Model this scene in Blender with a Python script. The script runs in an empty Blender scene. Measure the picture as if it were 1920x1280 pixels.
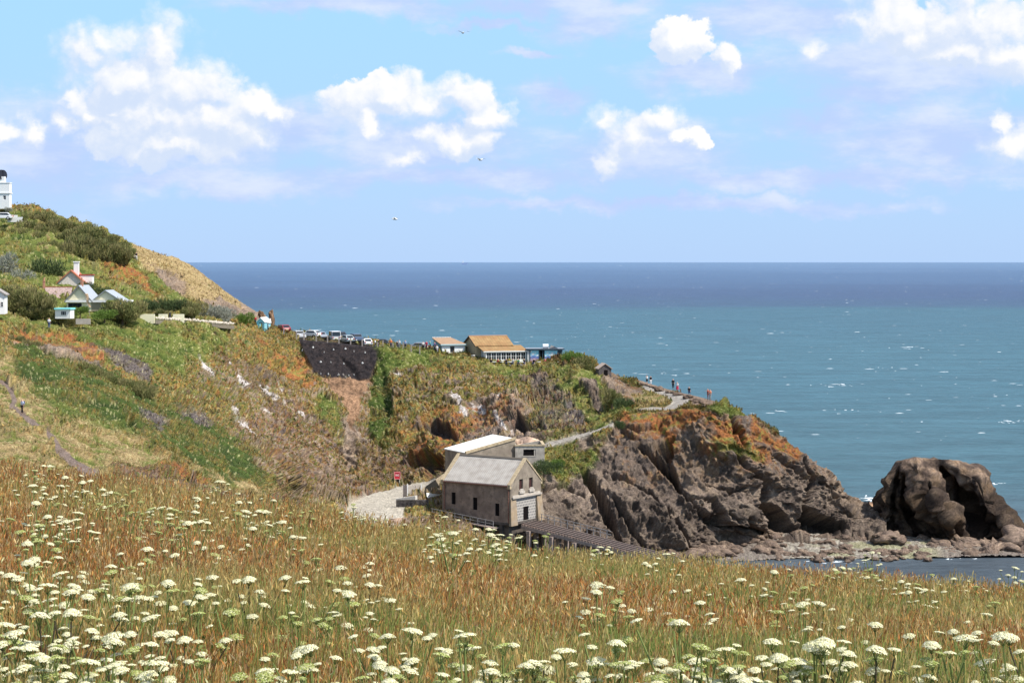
import bpy, bmesh, math, random
import numpy as np
from mathutils import Vector, Matrix
R = math.radians
random.seed(7)
rng = np.random.default_rng(11)
scene = bpy.context.scene
COL = scene.collection
# ------------------------------------------------------------------ camera
F = 3500.0                      # focal length in photo pixels (1920 wide)
EYE = 45.0                      # metres above the sea
HZ = 491.0                      # horizon row of the photograph
cam = bpy.data.cameras.new('camera'); camo = bpy.data.objects.new('camera', cam); COL.objects.link(camo)
camo.location = (0, 0, EYE); camo.rotation_euler = (R(90), 0, 0)
cam.sensor_width = 36; cam.lens = 36*F/1920; cam.shift_y = (HZ-640)/1920
cam.clip_start = 0.5; cam.clip_end = 400000
scene.camera = camo
# ------------------------------------------------------------------ light
SUN_EL, SUN_AZ = 53.0, 115.0      # azimuth clockwise from +Y (view direction)
sd = Vector((math.sin(R(SUN_AZ))*math.cos(R(SUN_EL)), math.cos(R(SUN_AZ))*math.cos(R(SUN_EL)), math.sin(R(SUN_EL))))
sl = bpy.data.lights.new('sun', 'SUN'); sl.energy = 4.6; sl.angle = R(0.5); sl.color = (1.0, 0.95, 0.87)
so = bpy.data.objects.new('sun', sl); COL.objects.link(so)
so.rotation_euler = sd.to_track_quat('Z', 'Y').to_euler(); so.location = (0, 0, 200)
scene.view_settings.view_transform = 'Standard'; scene.view_settings.look = 'None'
scene.view_settings.exposure = 0.5; scene.view_settings.gamma = 1
scene.view_settings.use_curve_mapping = False
scene.cycles.max_bounces = 5; scene.cycles.diffuse_bounces = 2; scene.cycles.glossy_bounces = 2
scene.cycles.transparent_max_bounces = 6; scene.cycles.transmission_bounces = 2

# ------------------------------------------------------------------ node helpers
class NT:
    def __init__(s, tree): s.t = tree; s.n = tree.nodes; s.l = tree.links
    def new(s, typ, ins=None, **kw):
        nd = s.n.new(typ)
        for k, v in kw.items(): setattr(nd, k, v)
        if ins:
            for k, v in ins.items(): s.set(nd.inputs[k], v)
        return nd
    def set(s, sock, v):
        if isinstance(v, bpy.types.NodeSocket): s.l.new(v, sock)
        elif isinstance(v, bpy.types.Node): s.l.new(v.outputs[0], sock)
        else:
            if hasattr(sock.default_value, '__len__') and hasattr(v, '__len__') and len(sock.default_value) == 4 and len(v) == 3: v = (*v, 1)
            sock.default_value = v
    def m(s, op, a, b=0.0, c=None, clamp=False):
        nd = s.n.new('ShaderNodeMath'); nd.operation = op; nd.use_clamp = clamp
        s.set(nd.inputs[0], a); s.set(nd.inputs[1], b)
        if c is not None: s.set(nd.inputs[2], c)
        return nd.outputs[0]
    def vm(s, op, a, b=(0, 0, 0), out=0):
        nd = s.n.new('ShaderNodeVectorMath'); nd.operation = op
        s.set(nd.inputs[0], a); s.set(nd.inputs[1], b)
        return nd.outputs[out]
    def noise(s, vec, scale, detail=4, rough=0.55, col=False, dist=0.0):
        nd = s.n.new('ShaderNodeTexNoise'); s.set(nd.inputs['Vector'], vec)
        nd.inputs['Scale'].default_value = scale; nd.inputs['Detail'].default_value = detail
        nd.inputs['Roughness'].default_value = rough; nd.inputs['Distortion'].default_value = dist
        return nd.outputs['Color' if col else 'Fac']
    def ss(s, v, a, b, o0=0.0, o1=1.0):
        nd = s.n.new('ShaderNodeMapRange'); nd.interpolation_type = 'SMOOTHSTEP'
        s.set(nd.inputs['Value'], v)
        for k, x in zip(('From Min', 'From Max', 'To Min', 'To Max'), (a, b, o0, o1)): s.set(nd.inputs[k], x)
        return nd.outputs[0]
    def mix(s, f, a, b, blend='MIX'):
        nd = s.n.new('ShaderNodeMix'); nd.data_type = 'RGBA'; nd.blend_type = blend
        s.set(nd.inputs[0], f); s.set(nd.inputs[6], a); s.set(nd.inputs[7], b)
        return nd.outputs[2]

# ------------------------------------------------------------------ world: nishita sky with cumulus
def PX(px, py):
    az = math.atan2(px-960, F)
    return az, (HZ-py)/F*math.cos(az)
w = bpy.data.worlds.new('World'); scene.world = w; w.use_nodes = True
w.cycles.sampling_method = 'MANUAL'; w.cycles.sample_map_resolution = 512
T = NT(w.node_tree)
for nd in list(T.n): T.n.remove(nd)
sky = T.new('ShaderNodeTexSky', sky_type='NISHITA', sun_disc=False, sun_elevation=R(SUN_EL), sun_rotation=R(SUN_AZ), altitude=50, air_density=1.0, dust_density=0.3, ozone_density=1.5)
tc = T.new('ShaderNodeTexCoord')
sep = T.new('ShaderNodeSeparateXYZ', {0: tc.outputs['Generated']})
az = T.m('ARCTAN2', sep.outputs[0], sep.outputs[1])
rad = T.m('SQRT', T.m('ADD', T.m('MULTIPLY', sep.outputs[0], sep.outputs[0]), T.m('MULTIPLY', sep.outputs[1], sep.outputs[1])))
el = T.m('DIVIDE', sep.outputs[2], T.m('MAXIMUM', rad, 0.02))
P = T.new('ShaderNodeCombineXYZ', {0: az, 1: el, 2: 0.0}).outputs[0]
warp = T.vm('SCALE', T.vm('SUBTRACT', T.noise(P, 38, 5, 0.6, col=True), (0.5, 0.5, 0.5)), (0, 0, 0))
warp.node.inputs['Scale'].default_value = 0.030
Pw = T.vm('ADD', P, warp)
def field(blobs, off=None):
    Pq = Pw if off is None else T.vm('ADD', Pw, off)
    acc = None
    for (cx, cy, rx, ry) in blobs:
        a, e = PX(cx, cy)
        v = T.vm('MULTIPLY', T.vm('SUBTRACT', Pq, (a, e, 0)), (F/rx, F/ry, 0))
        ln = T.vm('LENGTH', v, out=1)
        f = T.m('SUBTRACT', 1.0, ln)
        acc = f if acc is None else T.m('SMOOTH_MAX', acc, f, 0.25)
    return acc
cum = [(165, 95, 75, 70), (215, 75, 50, 50), (300, 90, 75, 66), (240, 150, 150, 75), (350, 165, 110, 70), (290, 225, 120, 70), (420, 225, 110, 60), (320, 265, 150, 40), (470, 190, 70, 36), (515, 205, 40, 26),
       (135, 190, 34, 26), (118, 235, 22, 30), (160, 210, 18, 20), (-5, 240, 34, 26), (212, 205, 18, 14), (60, 250, 40, 40),
       (670, 195, 56, 52), (735, 178, 62, 40), (800, 185, 76, 46), (870, 172, 62, 42), (905, 215, 52, 40), (690, 235, 36, 30), (800, 245, 80, 40), (870, 262, 76, 36), (760, 290, 40, 24),
       (1135, 225, 46, 36), (1180, 265, 80, 52), (1235, 225, 50, 36), (1285, 262, 36, 20), (1150, 295, 40, 20),
       (1280, 78, 60, 42), (1365, 105, 26, 36), (1650, 40, 85, 66), (1530, 100, 28, 26), (1840, 45, 100, 80), (1900, 110, 70, 60), (1800, 110, 80, 34), (1700, 70, 60, 40),
       (1895, 275, 70, 48), (1865, 230, 26, 24)]
veil = [(1700, 130, 300, 70), (1480, 30, 260, 60), (1100, 45, 100, 40), (1620, 180, 180, 36), (1540, 225, 140, 34), (1760, 260, 260, 75), (1330, 140, 160, 40), (1050, 180, 80, 30),
        (550, 240, 110, 60), (800, 270, 220, 70), (300, 260, 320, 90), (1200, 290, 200, 60), (100, 300, 150, 100), (650, 12, 260, 26), (1000, 12, 300, 26), (920, 48, 120, 12), (850, 330, 500, 28), (1500, 330, 500, 26), (400, 345, 300, 30), (1250, 385, 500, 16), (1000, 105, 60, 10)]
fc = field(cum); fv = field(veil); fc2 = field(cum, (.0045, .0075, 0))
def vor(vec, sc_):
    return T.new('ShaderNodeTexVoronoi', {'Vector': vec, 'Scale': sc_}, feature='F1').outputs['Distance']
off = (.0030, .0055, 0)
Pw2 = T.vm('ADD', Pw, off); Pb = T.vm('ADD', P, off)
def bil(p): return T.m('ADD', T.m('MULTIPLY', vor(p, 48), -.55), T.m('MULTIPLY', vor(p, 120), -.34))
b1 = bil(Pw); b2 = bil(Pw2)
n1 = T.noise(P, 22, 9, 0.64); n2 = T.noise(Pb, 22, 5, 0.64)
nb = T.noise(P, 13, 2, 0.5)
dc = T.m('ADD', T.m('MULTIPLY', fc, .95), T.m('ADD', T.m('MULTIPLY', T.m('SUBTRACT', n1, 0.5), 1.5), T.m('ADD', b1, .66)))
soft = T.ss(nb, .38, .60, .20, 1.0)
ac = T.ss(dc, 0.0, soft)
stretchP = T.vm('MULTIPLY', P, (1.0, 2.6, 1.0))
nv = T.noise(stretchP, 16, 6, 0.6)
dv = T.m('ADD', fv, T.m('MULTIPLY', T.m('SUBTRACT', nv, 0.52), 2.2))
av = T.m('MULTIPLY', T.ss(dv, -0.4, 0.7), 0.9)
lit = T.m('ADD', T.m('MULTIPLY', T.m('SUBTRACT', n1, n2), 2.6), T.m('MULTIPLY', T.m('SUBTRACT', b1, b2), 1.6))
lit = T.ss(T.m('ADD', lit, T.m('MULTIPLY', T.m('SUBTRACT', fc, fc2), 1.6)), -0.75, 1.15)
# white cloud deck added above the view to brighten the ambient light
STR = 0.15
def sc(c): return tuple(x/STR*0.90 for x in c)
cloudcol = T.mix(lit, sc((0.53, 0.615, 0.765)), sc((0.82, 0.81, 0.80)))
veilcol = T.mix(T.ss(nv, 0.4, 0.72), sc((0.42, 0.525, 0.79)), sc((0.60, 0.66, 0.83)))
g = T.ss(el, -0.02, 0.16)
grad = T.mix(g, sc((0.325, 0.49, 0.77)), sc((0.315, 0.565, 0.81)))
deck = T.mix(T.ss(T.noise(tc.outputs['Generated'], 5, 6, .6), .46, .60), sky.outputs[0], sc((0.72, 0.74, 0.78)))
base = T.mix(T.ss(el, 0.17, 0.5), grad, deck)
base = T.mix(0.08, base, sky.outputs[0])
c1 = T.mix(av, base, veilcol)
c2 = T.mix(T.m('MULTIPLY', ac, 0.97), c1, cloudcol)
bg = T.new('ShaderNodeBackground', {'Color': c2, 'Strength': STR})
out = T.new('ShaderNodeOutputWorld', {0: bg.outputs[0]})

# ------------------------------------------------------------------ materials
MATS = {}
def mat(name, color=(0.5, 0.5, 0.5), rough=0.85, noise=0.0, nscale=3.0, dark=None, spec=0.3, bump=0.0, bscale=8.0, metal=0.0, attr=None, trans=0.0, stripes=None, dirt=None):
    if name in MATS: return MATS[name]
    mt = bpy.data.materials.new(name); mt.use_nodes = True
    N = NT(mt.node_tree); b = N.n['Principled BSDF']
    b.inputs['Roughness'].default_value = rough; b.inputs['Specular IOR Level'].default_value = spec
    b.inputs['Metallic'].default_value = metal
    tc = N.new('ShaderNodeTexCoord').outputs['Object']
    c = N.new('ShaderNodeRGB'); c.outputs[0].default_value = (*color, 1); c = c.outputs[0]
    if attr: c = N.new('ShaderNodeAttribute', attribute_name=attr).outputs['Color']
    if dark is not None:
        c = N.mix(N.ss(N.noise(tc, nscale*0.5, 5, 0.65), 0.42, 0.68), c, dark)
    if stripes:
        ax, per, amt = stripes
        sp = N.new('ShaderNodeSeparateXYZ', {0: tc}).outputs[ax]
        sn = N.m('SINE', N.m('MULTIPLY', sp, 2*math.pi/per))
        c = N.mix(N.m('MULTIPLY', N.ss(sn, 0.2, 1.0), amt), c, (0.02, 0.02, 0.02))
    if noise:
        nf = N.noise(tc, nscale, 6, 0.65)
        v = N.ss(nf, 0.3, 0.7, 1-noise, 1+noise)
        c = N.vm('SCALE', c, (0, 0, 0)); c.node.inputs['Scale'].default_value = 1; N.set(c.node.inputs['Scale'], v)
    N.set(b.inputs['Base Color'], c)
    if bump:
        bp = N.new('ShaderNodeBump', {'Strength': bump, 'Distance': 0.1, 'Height': N.noise(tc, bscale, 5, 0.7)})
        N.set(b.inputs['Normal'], bp.outputs[0])
    if trans:
        o = N.n['Material Output']
        tr = N.new('ShaderNodeBsdfTranslucent', {'Color': c})
        mx = N.new('ShaderNodeMixShader', {0: trans, 1: b.outputs[0], 2: tr.outputs[0]})
        N.set(o.inputs[0], mx.outputs[0])
    MATS[name] = mt
    return mt

# ------------------------------------------------------------------ tagging and mesh helpers
def tag(o, label=None, cat=None, group=None, kind=None):
    if label: o['label'] = label
    if cat: o['category'] = cat
    if group: o['group'] = group
    if kind: o['kind'] = kind
    return o
def thing(name, label, cat, loc=(0, 0, 0), rz=0.0, group=None):
    o = bpy.data.objects.new(name, None); COL.objects.link(o)
    o.empty_display_size = 0.3
    o.location = loc; o.rotation_euler = (0, 0, rz)
    return tag(o, label, cat, group)
def copy_tree(o, parent=None, loc=None, rot=None, scale=None, label=None):
    c = o.copy(); COL.objects.link(c)
    if parent is not None: c.parent = parent
    if loc is not None: c.location = loc
    if rot is not None: c.rotation_euler = rot
    if scale is not None: c.scale = scale
    if label: c['label'] = label
    for ch in CH.get(o.name, []): copy_tree(ch, c)
    return c
CH = {}
def np_mesh(name, verts, faces_flat, nper, mtl, cols=None, smooth=False, parent=None, attr='Col', domain='POINT'):
    """verts (N,3); faces_flat (M*nper) vertex indices; one colour per vertex."""
    me = bpy.data.meshes.new(name)
    nv = len(verts); nf = len(faces_flat)//nper
    me.vertices.add(nv); me.vertices.foreach_set('co', np.ascontiguousarray(verts, dtype=np.float32).ravel())
    me.loops.add(nf*nper); me.loops.foreach_set('vertex_index', np.ascontiguousarray(faces_flat, dtype=np.int32).ravel())
    me.polygons.add(nf); me.polygons.foreach_set('loop_start', np.arange(0, nf*nper, nper, dtype=np.int32))
    if smooth: me.polygons.foreach_set('use_smooth', np.ones(nf, dtype=bool))
    me.update(calc_edges=True)
    if cols is not None:
        at = me.color_attributes.new(attr, 'FLOAT_COLOR', 'POINT')
        c4 = np.ones((nv, 4), dtype=np.float32); c4[:, :3] = cols
        at.data.foreach_set('color', c4.ravel())
    if mtl: me.materials.append(mtl)
    o = bpy.data.objects.new(name, me); COL.objects.link(o)
    if parent is not None:
        o.parent = parent; CH.setdefault(parent.name, []).append(o)
    return o

class MB:
    """collects boxes, prisms, tubes; build() links them as one mesh"""
    def __init__(s): s.v = []; s.f = []
    def add(s, vs, fs):
        b = len(s.v); s.v += [tuple(v) for v in vs]; s.f += [tuple(b+i for i in f) for f in fs]; return s
    def box(s, x0, x1, y0, y1, z0, z1):
        return s.add([(x0, y0, z0), (x1, y0, z0), (x1, y1, z0), (x0, y1, z0), (x0, y0, z1), (x1, y0, z1), (x1, y1, z1), (x0, y1, z1)],
                     [(0, 3, 2, 1), (4, 5, 6, 7), (0, 1, 5, 4), (1, 2, 6, 5), (2, 3, 7, 6), (3, 0, 4, 7)])
    def hexa(s, b4, t4):
        return s.add(list(b4)+list(t4), [(0, 3, 2, 1), (4, 5, 6, 7), (0, 1, 5, 4), (1, 2, 6, 5), (2, 3, 7, 6), (3, 0, 4, 7)])
    def prism(s, poly, axis, a, b):
        """poly in the two other axes (cyclic order), extruded along axis from a to b"""
        n = len(poly)
        def P(p, t):
            return {0: (t, p[0], p[1]), 1: (p[0], t, p[1]), 2: (p[0], p[1], t)}[axis]
        vs = [P(p, a) for p in poly]+[P(p, b) for p in poly]
        fs = [tuple(range(n-1, -1, -1)), tuple(range(n, 2*n))]+[(i, (i+1) % n, n+(i+1) % n, n+i) for i in range(n)]
        return s.add(vs, fs)
    def bar(s, p, q, w=0.05, h=None):
        p = Vector(p); q = Vector(q); d = (q-p).normalized(); h = h or w
        up = Vector((0, 0, 1)) if abs(d.z) < 0.95 else Vector((1, 0, 0))
        a = d.cross(up).normalized()*w/2; b = a.cross(d).normalized()*h/2
        return s.hexa([p-a-b, p+a-b, p+a+b, p-a+b], [q-a-b, q+a-b, q+a+b, q-a+b])
    def cone(s, p, q, r0, r1, n=8):
        p = Vector(p); q = Vector(q); d = (q-p).normalized()
        up = Vector((0, 0, 1)) if abs(d.z) < 0.95 else Vector((1, 0, 0))
        a = d.cross(up).normalized(); b = d.cross(a)
        vs = [p+(a*math.cos(t)+b*math.sin(t))*r0 for t in [2*math.pi*i/n for i in range(n)]]
        vs += [q+(a*math.cos(t)+b*math.sin(t))*r1 for t in [2*math.pi*i/n for i in range(n)]]
        return s.add(vs, [tuple(range(n)), tuple(range(2*n-1, n-1, -1))]+[(i, n+i, n+(i+1) % n, (i+1) % n) for i in range(n)])
    def ball(s, c, rx, ry=None, rz=None, n=8, m=5):
        ry = ry or rx; rz = rz or rx
        vs = [(c[0], c[1], c[2]-rz)]
        for j in range(1, m):
            ph = -math.pi/2+math.pi*j/m
            for i in range(n):
                t = 2*math.pi*i/n
                vs.append((c[0]+rx*math.cos(ph)*math.cos(t), c[1]+ry*math.cos(ph)*math.sin(t), c[2]+rz*math.sin(ph)))
        vs.append((c[0], c[1], c[2]+rz)); L = len(vs)-1
        fs = [(0, 1+(i+1) % n, 1+i) for i in range(n)]
        for j in range(m-2):
            a = 1+j*n
            fs += [(a+i, a+(i+1) % n, a+n+(i+1) % n, a+n+i) for i in range(n)]
        a = 1+(m-2)*n
        fs += [(a+i, a+(i+1) % n, L) for i in range(n)]
        return s.add(vs, fs)
    def build(s, name, mtl, parent=None, smooth=False, bevel=0.0, label=None):
        me = bpy.data.meshes.new(name); me.from_pydata(s.v, [], s.f); me.update()
        bm = bmesh.new(); bm.from_mesh(me); bmesh.ops.recalc_face_normals(bm, faces=bm.faces[:])
        if bevel: bmesh.ops.bevel(bm, geom=bm.edges[:], offset=bevel, segments=1, affect='EDGES')
        bm.to_mesh(me); bm.free()
        if smooth:
            me.polygons.foreach_set('use_smooth', [True]*len(me.polygons))
        if mtl: me.materials.append(mtl)
        o = bpy.data.objects.new(name, me); COL.objects.link(o)
        if parent is not None:
            o.parent = parent; CH.setdefault(parent.name, []).append(o)
        if label: o['label'] = label
        return o

def W(px, py, D):
    """a point of the place, surveyed from the photograph: D metres out"""
    return Vector(((px-960)/F*D, D, EYE-(py-HZ)/F*D))

# ------------------------------------------------------------------ noise in numpy
_tab = rng.random(4096).astype(np.float32)
def _h(ix, iy, iz, s=0):
    n = (ix*73856093) ^ (iy*19349663) ^ (iz*83492791) ^ (s*2654435)
    n = (n ^ (n >> 13))*1274126177
    return _tab[(n ^ (n >> 16)) & 4095]
def vnoise(p, s=0):
    i = np.floor(p).astype(np.int64); f = (p-i).astype(np.float32); f = f*f*f*(f*(f*6-15)+10)
    r = 0
    for dx in (0, 1):
        wx = f[:, 0] if dx else 1-f[:, 0]
        for dy in (0, 1):
            wy = f[:, 1] if dy else 1-f[:, 1]
            for dz in (0, 1):
                wz = f[:, 2] if dz else 1-f[:, 2]
                r = r+wx*wy*wz*_h(i[:, 0]+dx, i[:, 1]+dy, i[:, 2]+dz, s)
    return r
def fbm(p, octv=4, s=0, rough=0.5):
    a, t, r = 1.0, 0.0, 0
    for k in range(octv):
        r = r+a*vnoise(p*(2.0**k)+17.3*k, s+k); t += a; a *= rough
    return r/t
def facets(p, s=0, tilt=0.8):
    """faceted rock: each Voronoi cell is its own tilted plane; returns height, crack distance, cell random"""
    i = np.floor(p).astype(np.int64); N = len(p)
    d1 = np.full(N, 9.0, np.float32); d2 = np.full(N, 9.0, np.float32)
    hh = np.zeros(N, np.float32); cr = np.zeros(N, np.float32)
    for dx in (-1, 0, 1):
        for dy in (-1, 0, 1):
            for dz in (-1, 0, 1):
                a, b, c = i[:, 0]+dx, i[:, 1]+dy, i[:, 2]+dz
                ox = p[:, 0]-(a+_h(a, b, c, s+1)); oy = p[:, 1]-(b+_h(a, b, c, s+2)); oz = p[:, 2]-(c+_h(a, b, c, s+3))
                d = ox*ox+oy*oy+oz*oz
                near = d < d1
                d2 = np.where(near, d1, np.minimum(d2, d))
                h = _h(a, b, c, s+4)-0.5+tilt*((_h(a, b, c, s+5)-0.5)*ox+(_h(a, b, c, s+6)-0.5)*oy+(_h(a, b, c, s+7)-0.5)*oz)
                hh = np.where(near, h, hh); cr = np.where(near, _h(a, b, c, s+8), cr)
                d1 = np.where(near, d, d1)
    return hh, np.sqrt(d2)-np.sqrt(d1), cr
def blocks(p, s=0, tilt=0.9, edge=.16):
    """continuous blocky relief: tilted slabs that meet in crevices"""
    h, k, r = facets(p, s, tilt)
    t = np.clip(k/edge, 0, 1); t = t*t*(3-2*t)
    return h*t-.22*(1-t), k, r
def plin(p, s=0):
    """piecewise linear noise on tetrahedra: flat planes that meet in sharp creases"""
    i = np.floor(p).astype(np.int64); f = p-i
    o = np.argsort(-f, axis=1); fs = np.take_along_axis(f, o, 1)
    q = i.copy(); ar = np.arange(len(p))
    v = _h(q[:, 0], q[:, 1], q[:, 2], s)*(1-fs[:, 0])
    for k in range(3):
        q[ar, o[:, k]] += 1
        nx = fs[:, k+1] if k < 2 else 0
        v = v+_h(q[:, 0], q[:, 1], q[:, 2], s)*(fs[:, k]-nx)
    return v-.5
def crags(Sn, s):
    """angular slabs: tilted planes at three sizes, drawn out along the bedding"""
    c, d = math.cos(.5), math.sin(.5)
    Q = np.stack([Sn[:, 0]*c-Sn[:, 1]*d, Sn[:, 0]*d+Sn[:, 1]*c, Sn[:, 2]], -1)
    return plin(Q*np.array([.085, .11, .21]), s)*4.6+plin(Q*np.array([.21, .26, .52])+7.3, s+1)*2.0+plin(Q*np.array([.55, .7, 1.3])+3.1, s+2)*.75+plin(Q*np.array([1.5, 1.8, 3.2])+1.7, s+3)*.24
def ledges(Sz, Sx, Y, n, s):
    """bedding ledges: a saw profile across the beds, fading and breaking along them"""
    out = 0
    for k, (fq, am) in enumerate(((.11, 2.6), (.33, .62), (1.0, .22))):
        q = np.stack([Sx*fq*.28, Y*fq*.35, Sz*fq*.5], -1)
        t = Sz*fq+2.6*(fbm(q+s+k*9, 3, s+k)-.5)+.35*np.floor(Sx*fq*.30+3*(fbm(q*.7+5, 2, s+k+4)-.5))
        f = t-np.floor(t); saw = np.where(f < .86, f/.86, (1-f)/.14)
        out = out+am*(saw-.5)*(.35+1.1*sst(fbm(q*1.3+31, 2, s+k+7), .4, .62))
    return out
def sst(x, a, b):
    t = np.clip((x-a)/(b-a), 0, 1); return t*t*(3-2*t)
# ------------------------------------------------------------------ land sheets
def make_rows(rows, xs, smooth=5):
    out = []
    for r in rows:
        a = np.array(r, float)
        y = np.interp(xs, a[:, 0], a[:, 1]); d = np.interp(xs, a[:, 0], a[:, 2])
        if smooth:
            k = np.ones(2*smooth+1)/(2*smooth+1)
            y = np.convolve(np.pad(y, smooth, 'edge'), k, 'valid'); d = np.convolve(np.pad(d, smooth, 'edge'), k, 'valid')
        out.append(np.stack([(xs-960)/F*d, d, EYE-(y-HZ)/F*d], -1))
    return out                                     # each (n,3) world points
def sheet_grid(rows3, nsub):
    g = []
    for k in range(len(rows3)-1):
        n = nsub[k]
        for i in range(n):
            g.append(rows3[k]*(1-i/n)+rows3[k+1]*(i/n))
    g.append(rows3[-1])
    return np.array(g)                             # (R,C,3)
def grid_normals(g, flip=1):
    du = np.gradient(g, axis=1); dv = np.gradient(g, axis=0)
    n = np.cross(du, dv)*flip
    n /= (np.linalg.norm(n, axis=-1, keepdims=True)+1e-9)
    return n
def blur2(a, r):
    for ax in (0, 1):
        k = 2*r+1
        c = np.cumsum(np.concatenate([np.repeat(np.take(a, [0], ax), r+1, ax), a, np.repeat(np.take(a, [-1], ax), r, ax)], ax), axis=ax)
        a = (np.take(c, np.arange(k, c.shape[ax]), ax)-np.take(c, np.arange(0, c.shape[ax]-k), ax))/k
    return a
def grid_faces(Rn, Cn):
    i = np.arange(Rn-1)[:, None]*Cn+np.arange(Cn-1)[None, :]
    return np.stack([i, i+Cn, i+Cn+1, i+1], -1).reshape(-1)
def project(p):
    return 960+F*p[:, 0]/p[:, 1], HZ+F*(EYE-p[:, 2])/p[:, 1]
def poly_d(x, y, poly):
    """signed distance-ish to polygon, >0 inside"""
    n = len(poly); inside = np.zeros(x.shape, bool); dm = np.full(x.shape, 1e9)
    for i in range(n):
        x0, y0 = poly[i]; x1, y1 = poly[(i+1) % n]
        c = ((y0 > y) != (y1 > y)) & (x < (x1-x0)*(y-y0)/((y1-y0)+1e-9)+x0); inside ^= c
        t = np.clip(((x-x0)*(x1-x0)+(y-y0)*(y1-y0))/((x1-x0)**2+(y1-y0)**2+1e-9), 0, 1)
        dm = np.minimum(dm, (x-x0-t*(x1-x0))**2+(y-y0-t*(y1-y0))**2)
    dm = np.sqrt(dm); return np.where(inside, dm, -dm)
def line_d(x, y, pts):
    dm = np.full(x.shape, 1e9); tt = np.zeros(x.shape)
    for i in range(len(pts)-1):
        x0, y0, w0 = pts[i]; x1, y1, w1 = pts[i+1]
        t = np.clip(((x-x0)*(x1-x0)+(y-y0)*(y1-y0))/((x1-x0)**2+(y1-y0)**2+1e-9), 0, 1)
        d = np.sqrt((x-x0-t*(x1-x0))**2+(y-y0-t*(y1-y0))**2)-(w0+(w1-w0)*t)
        dm = np.minimum(dm, d)
    return -dm

A = [(-90,378,400),(0,387,400),(60,386,398),(100,400,396),(150,416,395),(200,434,394),(250,458,394),(300,474,396),(350,491,398),(400,530,400),(440,560,402),(480,586,404),(500,604,403),(520,618,400),(560,628,392),(600,633,388),(640,637,388),(707,643,387),(774,648,386),(847,656,386),(901,662,386),(992,671,384),(1040,674,372),(1060,668,366),(1080,664,365),(1100,672,362),(1130,691,358),(1160,705,356),(1180,708,354),(1200,712,350),(1215,718,347),(1250,729,338),(1280,737,330),(1300,741,322),(1335,750,306),(1360,757,304),(1400,782,304),(1450,815,306),(1500,855,307),(1540,878,308),(1560,893,308),(1580,912,308),(1600,936,308),(1620,950,308),(1640,965,308),(1670,985,308)]
C_ = [(-90,450,372),(0,455,372),(100,470,368),(200,500,368),(300,520,374),(350,535,380),(400,556,382),(450,583,382),(480,600,380),(500,613,380),(520,622,378),(560,632,377),(640,641,376),(707,648,376),(774,652,376),(847,660,377),(901,666,377),(992,675,376),(1040,677,367),(1076,674,360),(1100,682,356),(1130,697,352),(1160,711,350),(1200,717,347),(1250,734,334),(1300,745,318),(1340,755,303),(1400,788,302),(1450,820,305),(1500,860,306),(1560,897,307),(1600,941,307),(1670,988,307)]
D_ = [(-90,560,322),(0,562,324),(100,597,320),(200,602,322),(262,602,330),(340,603,335),(400,608,342),(440,611,352),(462,616,358),(500,623,362),(560,637,362),(640,646,362),(707,653,362),(774,657,364),(847,665.5,366),(901,671,368),(992,681,366),(1040,681,360),(1076,682,352),(1100,691,349),(1120,700,348),(1137,704,347),(1160,718,345),(1190,733,343),(1205,722,345),(1215,723,344),(1250,738,330),(1300,750,314),(1340,759,301),(1400,792,300),(1450,824,304),(1500,864,305),(1560,900,306),(1600,945,306),(1670,990,306)]
E_ = [(-90,590,305),(0,600,303),(100,625,300),(200,640,305),(300,650,315),(400,660,333),(462,668,345),(500,672,350),(560,690,355),(600,706,356),(700,709,356),(750,700,356),(850,705,354),(900,710,354),(1000,720,350),(1100,735,336),(1150,745,330),(1190,750,326),(1210,752,323),(1250,756,317),(1300,758,308),(1340,768,299),(1400,800,298),(1450,832,303),(1500,872,304),(1560,906,305),(1600,950,305),(1670,993,305)]
F1 = [(-90,660,272),(0,670,268),(100,690,268),(200,705,278),(300,725,290),(400,735,312),(500,760,330),(560,770,334),(700,770,345),(800,775,342),(900,780,338),(960,790,325),(1000,812,312),(1020,828,302),(1050,820,304),(1100,806,307),(1150,788,309),(1190,767,311),(1240,767,311),(1300,764,303),(1340,795,297),(1400,840,296),(1450,860,301),(1500,890,303),(1560,920,305),(1600,960,304),(1670,996,304)]
F2 = [(-90,720,240),(0,735,238),(100,745,240),(200,755,250),(300,775,262),(400,790,288),(500,830,310),(560,830,322),(700,830,335),(800,830,331),(900,825,320),(960,838,303),(1000,842,299),(1020,840,298),(1050,829,300),(1100,814,303),(1150,797,305),(1190,774,307),(1240,773,308),(1300,774,301),(1340,808,296),(1400,870,295),(1450,890,300),(1500,915,302),(1560,937,304),(1600,966,303),(1670,998,303)]
G_ = [(-90,790,210),(0,800,208),(50,805,207),(100,815,210),(200,820,222),(300,835,232),(400,850,252),(500,870,268),(560,880,310),(640,885,326),(700,885,327),(800,870,325),(850,868,310),(900,868,299),(1000,872,293),(1050,880,294),(1100,870,298),(1200,850,298),(1300,850,295),(1400,915,293),(1450,930,299),(1500,942,301),(1560,958,303),(1600,975,303),(1670,1000,302)]
H1 = [(-90,860,185),(0,868,184),(100,880,186),(200,890,196),(300,900,206),(400,910,220),(500,925,245),(560,925,292),(640,925,306),(700,911,316),(743,908,318),(800,905,312),(850,893,300),(900,885,290),(1000,890,288),(1050,935,288),(1100,945,288),(1200,930,290),(1300,940,289),(1400,965,291),(1450,962,298),(1500,975,300),(1560,985,302),(1670,1001,300)]
H2 = [(-90,900,160),(0,910,160),(200,925,168),(400,935,195),(500,945,222),(560,950,275),(640,957,286),(700,957,283),(750,950,286),(800,947,285),(835,945,284),(850,955,284),(900,990,283),(1000,990,283),(1050,985,284),(1100,1000,284),(1200,1000,284),(1300,1000,286),(1400,1000,292),(1450,986,298),(1500,990,299),(1670,1003,299)]
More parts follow.
